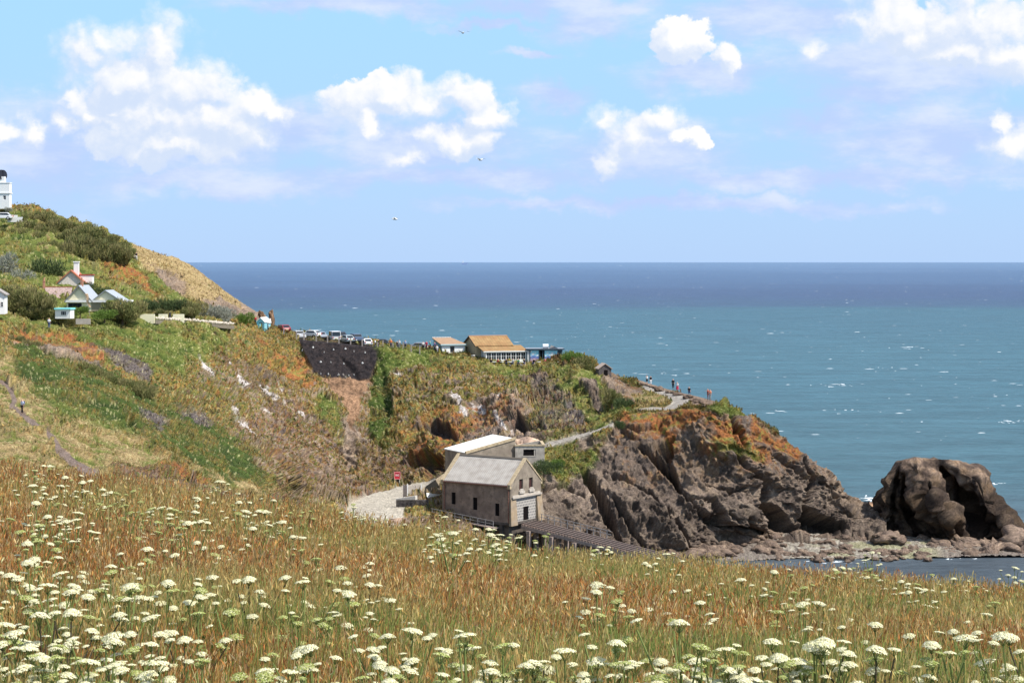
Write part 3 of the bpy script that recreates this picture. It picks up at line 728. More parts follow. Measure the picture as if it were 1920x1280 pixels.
# ------------------------------------------------------------------ foreground meadow
BROW = 24.0
_bx = np.array([-120, 0, 60, 100, 200, 300, 400, 500, 600, 700, 800, 900, 1000, 1100, 1250, 1400, 1500, 1600, 1700, 1800, 1920, 2040], float)
_by = np.array([866, 868, 876, 882, 892, 902, 922, 938, 956, 978, 992, 1004, 1034, 1042, 1050, 1062, 1068, 1074, 1086, 1094, 1102, 1108], float)
def top_z(px, D):
    """height of the grass tips"""
    yb = np.interp(px, _bx, _by)
    zb = EYE-(yb-HZ)/F*BROW; z7 = EYE-(1285-HZ)/F*7.0
    t = (np.minimum(D, BROW)-7)/(BROW-7)
    z = z7+(zb-z7)*t+0.10*np.sin(np.clip(t, 0, 1)*math.pi)*0
    over = np.maximum(D-BROW, 0)
    return z-over*.30-over*over*.0009*0-np.minimum(over, 4)**2*.02
def meadow_ground():
    pxs = np.linspace(-400, 2320, 120); Ds = np.concatenate([np.linspace(1.2, 30, 90), np.linspace(31, 130, 40)])
    g = np.zeros((len(Ds), len(pxs), 3))
    for i, D in enumerate(Ds):
        g[i, :, 0] = (pxs-960)/F*D*(1+2.0*max(0, (8-D))/8); g[i, :, 1] = D
        g[i, :, 2] = top_z(np.clip(pxs, -120, 2040), D)-.62
    p = g.reshape(-1, 3)
    p[:, 2] += (fbm(p*.8, 3, 4)-.5)*.08
    c = ramp(nn(fbm(p*3, 3, 6)), [c_(.05,.05,.015), c_(.10,.09,.03), c_(.16,.10,.04)])
    o = np_mesh('meadow_ground', p, grid_faces(len(Ds), len(pxs)), 4, land_mat('meadow_soil'), c, smooth=True)
    tag(o, kind='structure')
    # flank of the hill that carries the meadow down to the water
meadow_ground()
def gz(x, y):
    return top_z(np.clip(960+F*x/y, -120, 2040), y)-.62

def blades():
    r = np.random.default_rng(21)
    n = 400000
    # distance chosen so that tips spread evenly over the slope as seen
    u = r.random(n); D = 6.3*(30.0/6.3)**(u**.92)
    px = r.uniform(-60, 1990, n); x = (px-960)/F*D; x = x*(1+1.6/(1025/F*D)*(r.random(n) < .85)); px = 960+F*x/D; px = np.clip(px, -2000, 4000)
    P2 = np.stack([x, D, np.zeros(n)], -1)
    patch = fbm(P2*.55, 3, 31); patch2 = fbm(P2*1.6+5, 2, 32)
    tz = top_z(np.clip(px, -120, 2040), D); z0 = tz-.62
    kind = r.random(n)
    green_p = .34+.55*sst(patch, .47, .62)+.25*sst(D, 12, 7)
    isg = kind < green_p*.78
    H = np.where(isg, r.uniform(.34, .72, n), r.uniform(.40, .74, n))*(.86+.35*(patch2-.5)+.1)
    lean = r.normal(0, .10, (n, 2)); lean[:, 0] += .03
    scale = (D/12.0)**.55
    wst = .0030*scale*r.uniform(.7, 1.4, n)
    yaw = r.uniform(0, math.pi, n); ax = np.stack([np.cos(yaw), np.sin(yaw)*.5], -1)
    base = np.stack([x, D, z0], -1)
    tip = base+np.stack([lean[:, 0]*H*1.4, lean[:, 1]*H*1.4, H], -1)
    mid = base+np.stack([lean[:, 0]*H*.45, lean[:, 1]*H*.45, H*.55], -1)
    a3 = np.stack([ax[:, 0], ax[:, 1], np.zeros(n)], -1)
    w3 = a3*wst[:, None]
    # stem: base quad -> mid -> tip (two quads)
    wm = w3*np.where(isg, 1.05, .8)[:, None]; wt = w3*.35
    V = np.stack([base-w3, base+w3, mid+wm, mid-wm, tip+wt, tip-wt], 1)            # (n,6,3)
    # colours
    cg = ramp(r.random(n), [c_(.09,.15,.03), c_(.19,.25,.055), c_(.34,.36,.10), c_(.13,.19,.045)])
    cb = ramp(np.clip(r.random(n)*.7+.3*nn(patch2), 0, 1), [c_(.38,.12,.04), c_(.52,.22,.06), c_(.60,.33,.10), c_(.82,.62,.32), c_(.26,.085,.03), c_(.56,.27,.08), c_(.42,.14,.05), c_(.72,.50,.22)])
    cb *= r.uniform(.5, 1.3, n)[:, None]
    yg = sst(patch2*.5+fbm(P2*.22+40, 3, 35)*.5, .50, .60)[:, None]*.55; cb = cb*(1-yg)+c_(.50, .46, .16)*yg*r.uniform(.6, 1.2, n)[:, None]
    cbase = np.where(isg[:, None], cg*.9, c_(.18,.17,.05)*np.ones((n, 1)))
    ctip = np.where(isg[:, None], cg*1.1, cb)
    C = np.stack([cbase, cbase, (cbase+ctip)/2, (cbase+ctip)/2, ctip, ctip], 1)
    f = np.array([[0, 1, 2, 3], [3, 2, 4, 5]])
    Fs = (np.arange(n)[:, None, None]*6+f[None]).reshape(-1)
    # seed heads on the brown stems: spikelets up the top quarter
    ib = np.where(~isg)[0]; k = 4
    m = len(ib)
    HV = []; HC = []
    for j in range(k):
        t = .62+.11*j+r.uniform(-.03, .03, m)
        c = base[ib]*(1-t[:, None])+tip[ib]*t[:, None]
        c = c+r.normal(0, .010, (m, 3))
        L = (.022+.028*r.random(m))*scale[ib]**.5; wd = (.0026+.0024*r.random(m))*scale[ib]
        an = r.normal(0, .38, m)
        up = np.stack([np.sin(an), r.normal(0, .3, m), np.cos(an)], -1); up /= np.linalg.norm(up, axis=1, keepdims=True)
        yw = r.uniform(-.9, .9, m)
        sd_ = np.stack([np.cos(yw)*np.cos(an), np.sin(yw), -np.sin(an)], -1)
        HV.append(np.stack([c-up*L[:, None]*.5, c+sd_*wd[:, None], c+up*L[:, None]*.6, c-sd_*wd[:, None]], 1))
        hc = cb[ib]*r.uniform(.7, 1.3, m)[:, None]
        HC.append(np.repeat(hc[:, None], 4, 1))
    HV = np.concatenate(HV, 0); HC = np.concatenate(HC, 0)
    allV = np.concatenate([V.reshape(-1, 3), HV.reshape(-1, 3)]); allC = np.concatenate([C.reshape(-1, 3), HC.reshape(-1, 3)])
    allF = np.concatenate([Fs, n*6+np.arange(len(HV)*4)])
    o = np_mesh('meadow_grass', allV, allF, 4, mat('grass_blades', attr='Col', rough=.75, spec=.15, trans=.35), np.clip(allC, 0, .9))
    tag(o, 'rust brown and green seeding grasses covering the slope in front', 'grass', kind='stuff')
blades()
# ------------------------------------------------------------------ sea stack, ledges, shore, boulders
def rock_sheet(name, rows, xr, nsub, s, amp=1.0, closed_back=25, tint=(1, 1, 1), dprof=None, mtl=None, skirt=True, cuts=(), low_shade=None):
    xs = np.arange(xr[0], xr[1], 1.5)
    RR = [make_rows([r], xs, 2)[0] for r in rows]
    if dprof is not None:
        for k, r in enumerate(RR):
            if k == 0: continue
            q = np.array(rows[k], float); yy = np.interp(xs, q[:, 0], q[:, 1]); dd = dprof(xs, yy, k/(len(RR)-1.0))
            D = r[:, 1]+dd
            r[:, 0] = (xs-960)/F*D; r[:, 2] = EYE-(yy-HZ)/F*D; r[:, 1] = D
    b2 = RR[0].copy(); b2[:, 1] += closed_back; b2[:, 2] = -2
    b1 = RR[0].copy(); b1[:, 1] += closed_back*.35; b1[:, 2] -= .8
    f1 = RR[-1].copy(); f1[:, 1] -= 2; f1[:, 2] -= 2
    g = sheet_grid([b2, b1]+RR+[f1], [10, 6]+nsub+[4])
    n = grid_normals(blur2(g, 4), -1)
    p = g.reshape(-1, 3); rel, cl = rock_cols(p, s)
    qx, qy = project(p); rel = rel*amp
    if low_shade:
        e1 = plin(p*np.array([.42, .5, .36])+fbm(p*.4, 2, 5)[:, None], s+60); e2 = plin(p*np.array([1.1, 1.2, .9]), s+61)
        rel = rel*1.25+e1*2.3+e2*.8; cl = cl*(1+e1*.9+e2*.5)[:, None]
        rel = rel*(.22+.78*sst(qy, 862, 905))
    for pts, dp in cuts: rel = rel-dp*sst(line_d(qx+(fbm(p*.5, 3, 9)-.5)*10, qy+(fbm(p*.5+9, 3, 9)-.5)*10, pts), -4, 2)
    if low_shade: cl = cl*(1-low_shade[2]*sst(qy, low_shade[0], low_shade[1]))[:, None]  # darkens the lower face: shade put into the stone colour
    p2 = p+n.reshape(-1, 3)*rel[:, None]
    Rn, Cn = g.shape[:2]
    return np_mesh(name, p2, grid_faces(Rn, Cn), 4, mtl or LAND, np.clip(cl*np.array(tint), .01, .9)), p2.reshape(Rn, Cn, 3)

T0 = [(1636,1006),(1652,990),(1661,962),(1672,915),(1680,878),(1690,863),(1720,858),(1762,863),(1800,868),(1842,884),(1850,902),(1870,930),(1896,958),(1918,972),(1945,982),(1995,995)]
def lerp_rows(top, base, fr, dtop, dbase):
    b = np.array(base, float); out = []
    for f in fr:
        out.append([(x, y+(np.interp(x, b[:, 0], b[:, 1])-y)*f, dtop+(dbase-dtop)*f) for x, y in top])
    return out
def prof(x, y, f):
    sh = (y-865)*.62
    q = x-sh
    d = np.interp(q, [1600, 1662, 1712, 1745, 1756, 1812, 1900, 1990], [5, 4, -4.2, 1.0, 3.2, -4.0, 4, 8])
    return d*np.minimum(1, .25+f*1.5)
stack, _ = rock_sheet('sea_stack', lerp_rows(T0, [(1636,1012),(1700,1018),(1760,1028),(1850,1030),(1995,1020)], [0, .12, .4, .7, 1], 301, 296), (1636, 1996), [12, 20, 28, 28], 400, .8, 16, dprof=prof, tint=(.80,.74,.69), low_shade=(870, 940, .60),
    cuts=[([(1766,880,3),(1782,904,9),(1812,950,13),(1862,985,10),(1885,1000,4)], 4.5), ([(1694,888,2),(1702,910,5),(1698,950,7),(1722,1000,5)], 3), ([(1745,905,1),(1738,930,3),(1752,960,3),(1768,975,2)], 2), ([(1830,900,1),(1850,930,3),(1890,965,2)], 1.8), ([(1684,895,2),(1678,910,4),(1672,950,5),(1668,1000,5)], 1.5), ([(1790,985,2),(1800,1010,5)], 2.5)])
tag(stack, 'massive dark brown rock stack standing in the water off the headland', 'rock')
lt = [(1575,950),(1600,944),(1625,937),(1650,940),(1680,950)]
ledge, _ = rock_sheet('rock_ledge', lerp_rows(lt, [(1575,1000),(1680,1000)], [0, .4, .7, 1], 334, 303), (1577, 1678), [14, 12, 12], 450, .35, 10, tint=(1.75,1.45,1.2))
tag(ledge, 'low tan rock ledge in the gap between headland and sea stack', 'rock')
sh = [(1225,1030,289),(1300,1012,293),(1400,1000,299),(1500,1000,300),(1650,1000,301),(1760,1010,298),(1990,1008,298)]
sh2 = [(1225,1040,284),(1300,1022,290),(1400,1010,296),(1500,1010,296),(1650,1010,296.5),(1760,1020,293),(1990,1018,293)]
sh3 = [(1225,1052,282),(1300,1036,287.5),(1400,1028,289),(1480,1034,287.6),(1600,1036,286.9),(1740,1034,287.5),(1990,1030,288.4)]
sh4 = [(1225,1070,274),(1300,1058,279),(1400,1050,281),(1480,1046,283),(1600,1046,283),(1740,1044,283.5),(1990,1040,284.6)]
def shore():
    xs = np.arange(1225, 1990, 1.8)
    RR = [make_rows([r], xs, 4)[0] for r in (sh, sh2, sh3, sh4)]
    g = sheet_grid(RR, [8, 12, 8]); p = g.reshape(-1, 3)
    hN, kN, rN = facets(p*2.4, 470, .6)
    p[:, 2] += (fbm(p*.5, 4, 460)-.5)*.5+hN*.22
    qx, qy = project(p)
    t = nn(fbm(p*1.2, 4, 461))
    c = ramp(t, [c_(.24,.205,.17), c_(.33,.29,.245), c_(.36,.33,.26), c_(.15,.125,.11)])*(1+(rN-.5)*.7)[:, None]
    gre = sst(fbm(p*.35, 3, 462), .5, .6)*sst(qx, 1500, 1560)*(1-sst(qx, 1740, 1780))
    c = c*(1-gre[:, None]*.5)+c_(.27, .27, .12)*gre[:, None]*.5
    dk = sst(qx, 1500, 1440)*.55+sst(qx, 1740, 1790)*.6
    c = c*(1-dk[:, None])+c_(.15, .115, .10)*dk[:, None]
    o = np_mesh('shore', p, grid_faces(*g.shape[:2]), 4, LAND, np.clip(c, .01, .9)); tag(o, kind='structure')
shore()

def boulder_mesh(name, s, sub=3, tint=(1, 1, 1), flat=.7, mtl=None, angular=.55):
    bm = bmesh.new(); bmesh.ops.create_icosphere(bm, subdivisions=sub, radius=1)
    v = np.array([x.co[:] for x in bm.verts]); f = np.array([[q.index for q in p.verts] for p in bm.faces]).reshape(-1)
    bm.free()
    h, k, r = facets(v*1.1+s*3.7, s, 1.4); h2, k2, r2 = facets(v*2.6+s*1.7, s+9, 1.2)
    v = v*(1+h*angular+h2*.16)[:, None]*np.array([1.15, .95, flat])
    t = nn(fbm(v*1.7+s, 3, s+3))
    c = ramp(t, [RK2*1.2, RK1, RK1*1.1, RK3])*(1+(r2-.5)*.35)[:, None]*np.array(tint)
    me_o = np_mesh(name, v, f, 3, mtl or LAND, np.clip(c, .01, .9))
    return me_o
bprot = [boulder_mesh('boulder', 500+i*20, 3, (.88, .84, .80)) for i in range(6)]
br = random.Random(3)
shore_spots = []
for i in range(150):
    px = br.uniform(1215, 1560) if i < 100 else br.uniform(1560, 1740)
    f = br.random()
    py = (1000+40*f) if px > 1400 else (1028-28*(px-1215)/185+38*f)
    if i >= 100: py = br.choice([1026+14*br.random(), 1004+8*br.random()])
    a = np.array(sh, float); b = np.array(sh4, float)
    ya, yb = np.interp(px, a[:, 0], a[:, 1]), np.interp(px, b[:, 0], b[:, 1]); da, db = np.interp(px, a[:, 0], a[:, 2]), np.interp(px, b[:, 0], b[:, 2])
    D = da+(db-da)*(py-ya)/(yb-ya); s = br.choice([.45, .55, .7, .85, 1.1, 1.4])*(1.25 if px < 1470 else .75)
    shore_spots.append((px, py, D, s))
for i in range(60):
    px = br.uniform(1745, 1965); f = br.random(); shore_spots.append((px, 1016+26*f, 296-9*f, br.choice([.6, .8, 1.1, 1.5])*(1.2 if f < .6 else .8)))
for i in range(44):
    px = br.uniform(1450, 1745); py = br.uniform(1034, 1052); shore_spots.append((px, py, EYE*F/(py+2-HZ), br.choice([.35, .5, .6, .8])))
for i in range(14):
    shore_spots.append((br.uniform(1640, 1700), 1004+br.random()*14, 296-br.random()*3, br.uniform(.5, 1.2)))
shore_spots += [(1668, 1008, 294, 1.9), (1652, 1012, 293, 1.4), (1915, 1010, 292, 2.6), (1890, 1030, 289, 1.8), (1820, 1040, 286.5, 1.5), (1852, 1034, 288, 1.9), (1945, 1038, 287, 1.9)]
used = set()
for i, (px, py, D, s) in enumerate(shore_spots):
    k = i % 6; o = bprot[k]
    if k in used: o = o.copy(); COL.objects.link(o)
    used.add(k)
    p = W(px, py, D); o.location = (p.x, p.y, p.z+s*.05); o.scale = (s, s, s*.8); o.rotation_euler = (br.uniform(-.3, .3), br.uniform(-.3, .3), br.uniform(0, 6.28))
    if px < 1480: tag(o, 'grey brown boulder in the heap at the foot of the headland cliff', 'boulder', 'boulders under the headland cliff')
    elif px < 1744: tag(o, 'small brown boulder lying on the pale shingle beach before the gap', 'boulder', 'boulders on the shingle beach')
    else: tag(o, 'weathered brown boulder at the waterline below the sea stack', 'boulder', 'boulders below the sea stack')
# stones lining the seaward side of the road
for (px, py, D, s, lb) in [(1204,718.5,345,.5,'small dark stone at the far end of the row beside the road'), (1222,723,341,.45,'low grey stone just right of the couple on the road verge'), (1228,725,339,.5,'low pale stone next to the big grey block on the verge'),
        (1237,729,335,.95,'big grey block of stone, largest beside the clifftop road'), (1254,732,331,.6,'cream topped stone left of the standing dark figure'), (1261,733,330,.45,'squat brown stone at the feet of the dark figure'),
        (1272,737,325,.75,'brown stone below the person in the red skirt'), (1290,742,318,.8,'flat stone on which the dark clothed person sits'), (1303,744,312,.7,'rough stone left of the last pile on the verge'), (1310,747,310,.7,'broken stone in the pile near the pointing person'),
        (1318,750,307,.8,'pale topped stone at the near end of the verge row'), (1322,754,304,.6,'low pale stone on the verge edge below the pointing person')]:
    o = br.choice(bprot).copy(); COL.objects.link(o); p = W(px, py, D)
    z = ground_at(px, D)
    o.location = (p.x, p.y, z+s*.25); o.scale = (s*.95, s*.8, s*.75); o.rotation_euler = (0, 0, br.uniform(0, 6)); tag(o, lb, 'stone', 'stones along the road verge')
# ------------------------------------------------------------------ buildings
def wallg(mb, P, U, L, H, t, holes=(), Nn=None, top=None):
    """wall panel in plane P + a*U + b*Z, thickness t along inward normal Nn; holes = (a0,a1,b0,b1)"""
    P = Vector(P); U = Vector(U).normalized(); Z = Vector((0, 0, 1)); Nn = Vector(Nn)
    A = sorted({0.0, L, *[h[0] for h in holes], *[h[1] for h in holes]}); B = sorted({0.0, H, *[h[2] for h in holes], *[h[3] for h in holes]})
    def solid(i, j):
        if i < 0 or j < 0 or i >= len(A)-1 or j >= len(B)-1: return False
        ca, cb = (A[i]+A[i+1])/2, (B[j]+B[j+1])/2
        return not any(h[0] < ca < h[1] and h[2] < cb < h[3] for h in holes)
    q = lambda a, b, d: P+U*a+Z*b+Nn*d
    for i in range(len(A)-1):
        for j in range(len(B)-1):
            if not solid(i, j): continue
            a0, a1, b0, b1 = A[i], A[i+1], B[j], B[j+1]
            mb.add([q(a0, b0, 0), q(a1, b0, 0), q(a1, b1, 0), q(a0, b1, 0)], [(0, 1, 2, 3)])
            mb.add([q(a0, b0, t), q(a1, b0, t), q(a1, b1, t), q(a0, b1, t)], [(3, 2, 1, 0)])
            for (di, dj, c0, c1) in ((-1, 0, (a0, b0), (a0, b1)), (1, 0, (a1, b0), (a1, b1)), (0, -1, (a0, b0), (a1, b0)), (0, 1, (a0, b1), (a1, b1))):
                if not solid(i+di, j+dj):
                    mb.add([q(*c0, 0), q(*c1, 0), q(*c1, t), q(*c0, t)], [(0, 1, 2, 3)])
    return mb
def window(root, P, U, Nn, w, h, frame_m, pane_m, nx=2, ny=2, fw=.06, deep=.12, name='window'):
    """window filling a hole whose outer lower-left corner is P; frame object with a pane child"""
    P = Vector(P); U = Vector(U).normalized(); Nn = Vector(Nn); Z = Vector((0, 0, 1)); mb = MB()
    def bx(a0, a1, b0, b1, d0, d1):
        f = lambda a, b, d: P+U*a+Z*b+Nn*d
        mb.hexa([f(a0, b0, d0), f(a1, b0, d0), f(a1, b0, d1), f(a0, b0, d1)], [f(a0, b1, d0), f(a1, b1, d0), f(a1, b1, d1), f(a0, b1, d1)])
    g = .003
    bx(g, fw, g, h-g, deep, deep+.05); bx(w-fw, w-g, g, h-g, deep, deep+.05)
    bx(fw, w-fw, g, fw, deep, deep+.05); bx(fw, w-fw, h-fw, h-g, deep, deep+.05)
    for i in range(1, nx): c = w*i/nx; bx(c-fw*.35, c+fw*.35, fw, h-fw, deep+.003, deep+.045)
    for j in range(1, ny): c = h*j/ny; bx(fw, w-fw, c-fw*.35, c+fw*.35, deep+.006, deep+.042)
    fr = mb.build(name, frame_m, root)
    p = MB(); f = lambda a, b, d: P+U*a+Z*b+Nn*d
    p.add([f(fw*.5, fw*.5, deep+.03), f(w-fw*.5, fw*.5, deep+.03), f(w-fw*.5, h-fw*.5, deep+.03), f(fw*.5, h-fw*.5, deep+.03)], [(0, 1, 2, 3)])
    p.build('pane', pane_m, fr)
    return fr
GLASS = mat('window_glass', (.02, .025, .03), rough=.08, spec=.6)
VOID = mat('dark_interior', (.012, .010, .010), rough=1, spec=0)
RENDER_ = mat('old_cement_render', (.27, .225, .175), noise=.34, nscale=1.5, dark=(.18, .145, .115), rough=.95, spec=.1, bump=.3)
RENDER_D = mat('weathered_brown_render', (.27, .20, .155), noise=.36, nscale=1.5, dark=(.17, .125, .10), rough=.95, spec=.1, bump=.3)
COPING = mat('cream_coping', (.40, .32, .21), noise=.25, nscale=3, rough=.95, spec=.1)
CORR = mat('corrugated_grey_sheet', (.40, .37, .335), noise=.13, nscale=2.2, dark=(.29, .26, .23), stripes=(1, .35, .22), rough=.7, spec=.3)
CONC = mat('pale_concrete', (.44, .395, .34), noise=.2, nscale=2, dark=(.38, .33, .28), rough=.95, spec=.1)
WOODG = mat('grey_timber', (.34, .29, .26), noise=.25, nscale=6, rough=.9, spec=.1)
RAIL = mat('galvanised_rail', (.33, .31, .30), rough=.6, spec=.4)
RUST = mat('rusty_iron', (.23, .12, .09), noise=.3, nscale=5, rough=.9, spec=.1)
WHITE = mat('white_paint', (.78, .77, .74), noise=.06, nscale=3, rough=.75)
STONEM = mat('rubble_stone', (.17, .145, .13), noise=.6, nscale=4.5, dark=(.04, .035, .035), rough=1, spec=.05, bump=.8, bscale=4)

def screen_mat():
    mt = mat('pierced_blocks', (.66, .62, .57)); N = NT(mt.node_tree)
    tc = N.new('ShaderNodeTexCoord').outputs['Object']; sp = N.new('ShaderNodeSeparateXYZ', {0: tc})
    v = N.new('ShaderNodeCombineXYZ', {0: sp.outputs[0], 1: sp.outputs[2]})
    bk = N.new('ShaderNodeTexBrick', {'Vector': v.outputs[0], 'Color1': (.15, .14, .14, 1), 'Color2': (.19, .18, .175, 1), 'Mortar': (.44, .405, .36, 1), 'Scale': 1.0, 'Mortar Size': .07, 'Brick Width': .42, 'Row Height': .42, 'Mortar Smooth': 0.0})
    N.set(N.n['Principled BSDF'].inputs['Base Color'], bk.outputs[0]); return mt
def boathouse():
    x0 = W(957, 980, 276); rz = math.atan2(.828, .56)
    b = thing('boathouse', 'old grey lifeboat house with gabled corrugated roof above the slipway', 'building', (x0.x, x0.y, 6.4), rz)
    Wd, L, H, RZ = 8.2, 12.5, 5.5, 3.45
    m = MB()
    sidewin = [(2.0, 2.75, .9, 2.75), (6.0, 6.8, 1.5, 3.35), (10.0, 10.75, 2.05, 3.85)]
    # walls: side (x=0) outward -x
    wallg(m, (0, 0, 0), (0, 1, 0), L, H, .35, sidewin, (1, 0, 0))
    wallg(m, (Wd, 0, 0), (0, 1, 0), L, H, .35, [(3, 4, 2, 3.6)], (-1, 0, 0))
    m.build('side_wall', RENDER_D, b)
    g = MB()
    gh = [(2.3, 3.3, 4.6, 6.25), (4.95, 5.95, 4.6, 6.25), (1.4, 6.9, .0, 3.55)]
    # gable front as lower panel + upper panel with windows + triangle
    wallg(g, (-.03, -.03, 0), (1, 0, 0), Wd+.06, 3.55, .4, [(1.4, 6.9, 0, 3.55)], (0, 1, 0))
    wallg(g, (-.03, -.03, 3.55), (1, 0, 0), Wd+.06, 1.95, .4, [(2.3, 3.3, 1.05, 1.95), (4.95, 5.95, 1.05, 1.95)], (0, 1, 0))
    # triangle with upper half of the windows (top at 6.25)
    c = Wd/2; sl = RZ/(Wd/2)
    hw = lambda z: (Wd/2+.03)*(1-(z-H)/RZ)
    for (a0, a1) in ((None, 2.3), (3.3, 4.95), (5.95, None)):
        z1 = 6.25
        la = c-hw(H) if a0 is None else a0; lb = c-hw(z1) if a0 is None else a0
        ra = c+hw(H) if a1 is None else a1; rb = c+hw(z1) if a1 is None else a1
        g.hexa([(la, -.03, H), (ra, -.03, H), (ra, .37, H), (la, .37, H)], [(lb, -.03, z1), (rb, -.03, z1), (rb, .37, z1), (lb, .37, z1)])
    g.prism([(c-hw(6.25), 6.25), (c+hw(6.25), 6.25), (c, H+RZ)], 1, -.03, .37)
    g.build('gable_wall', RENDER_, b)
    g = MB(); g.prism([(.36, 0), (Wd-.36, 0), (Wd-.36, H), (c, H+RZ-.3), (.36, H)], 1, L-.35, L-.003); g.build('rear_wall', RENDER_, b)
    cp = MB()
    for y0, y1 in ((-.12, .42), (L-.42, L+.12)):
        for s in (-1, 1):
            xe = c+s*(Wd/2+.28); ze = H-.12
            cp.hexa([(xe, y0, ze), (c, y0, H+RZ+.1), (c, y1, H+RZ+.1), (xe, y1, ze)], [(xe, y0, ze+.28), (c, y0, H+RZ+.38), (c, y1, H+RZ+.38), (xe, y1, ze+.28)])
        cp.box(c-Wd/2-.30, c-Wd/2+.15, y0+.01, y1-.01, H-.45, H-.1); cp.box(c+Wd/2-.15, c+Wd/2+.3, y0+.01, y1-.01, H-.45, H-.1)
    cp.build('coping', COPING, b)
    rf = MB(); n = 72
    for s in (-1, 1):
        xe = c+s*(Wd/2+.22); ze = H-.02; vs = []; fs = []
        ys = [(.42+(L-.84)*i/(n*2)) for i in range(n*2+1)]
        for i, y in enumerate(ys):
            d = .045*(1 if i % 2 else 0)
            vs += [(xe, y, ze+.10+d), (c, y, H+RZ+.12+d)]
        fs = [(2*i, 2*i+1, 2*i+3, 2*i+2) for i in range(n*2)]
        rf.add(vs, fs)
        rf.hexa([(xe, .42, ze), (c, .42, H+RZ+.02), (c, L-.42, H+RZ+.02), (xe, L-.42, ze)], [(xe, .42, ze+.08), (c, .42, H+RZ+.09), (c, L-.42, H+RZ+.09), (xe, L-.42, ze+.08)])
    r = rf.build('roof', CORR, b)
    rd = MB(); rd.prism([(c-.22, H+RZ+.10), (c+.22, H+RZ+.10), (c, H+RZ+.32)], 1, .42, L-.42); rd.build('ridge_cap', mat('dark_ridge', (.13, .11, .09)), r)
    gt = MB(); gt.box(-.42, -.26, .3, L-.3, H-.12, H+.0); gt.bar((-.2, L-.6, 0), (-.2, L-.6, H-.1), .12); gt.bar((-.12, .25, 0), (-.12, .25, H-.1), .12); gt.build('gutter', RUST, b)
    for (y0, y1, z0, z1) in sidewin:
        v = MB(); v.box(.14, .2, y0, y1, z0, z1); v.build('window', VOID, b)
    for (a0, a1) in ((2.27, 3.27), (4.92, 5.92)):
        v = MB(); v.box(a0+.02, a1+.04, .2, .26, 4.62, 6.24); w = v.build('window', mat('red_brown_void', (.05, .02, .018), rough=1), b)
        s = MB(); s.box(a0-.18, a1+.2, -.30, -.04, 4.15, 4.5); s.prism([(a0-.05, 4.5), (a1+.07, 4.5), (a1-.15, 4.82), (a0+.2, 4.82)], 1, -.25, -.05); s.build('sill', CONC, w)
    ld = MB(); ld.box(.2, Wd-.15, -.36, -.04, 3.55, 3.78); ld.box(.35, Wd-.4, -.16, -.04, 3.78, 4.02); ld.build('lintel_ledge', CONC, b)
    # tapering buttresses
    for (xa, xb, s) in ((-.05, 1.35, -1), (6.95, Wd+.05, 1)):
        t = MB(); e = .35
        lo = (xa-(e if s < 0 else 0), xb+(e if s > 0 else 0))
        t.hexa([(lo[0], -.45, -.4), (lo[1], -.45, -.4), (lo[1], -.04, -.4), (lo[0], -.04, -.4)], [(xa, -.12, 3.5), (xb, -.12, 3.5), (xb, -.04, 3.5), (xa, -.04, 3.5)])
        t.build('buttress', mat('ochre_render', (.34, .25, .16), noise=.2, nscale=2, dark=(.26, .21, .16), rough=.95), b)
    pn = MB()
    wallg(pn, (1.42, .06, -.3), (1, 0, 0), 5.46, 3.8, .1, [(2.1, 3.5, .3, 2.35)], (0, 1, 0))
    scr = pn.build('block_screen', screen_mat(), b)
    dr = MB(); dr.box(3.55, 4.9, .2, .25, -.2, 2.05); dr.build('doorway', VOID, b)
    pl = MB(); pl.box(.5, Wd-.3, .6, L-.3, -5.5, -.02); pl.box(-.1, Wd, -.1, L, -.35, -.003)
    for y in (1.5, 5, 8.5, 11.5): pl.box(.0, .45, y, y+.5, -5.5, -.36)
    pl.build('plinth', mat('void_shade_concrete', (.09, .075, .065), noise=.3, nscale=1), b)  # concrete coloured dark to stand for the shade of the void below
    return b
BH = boathouse()
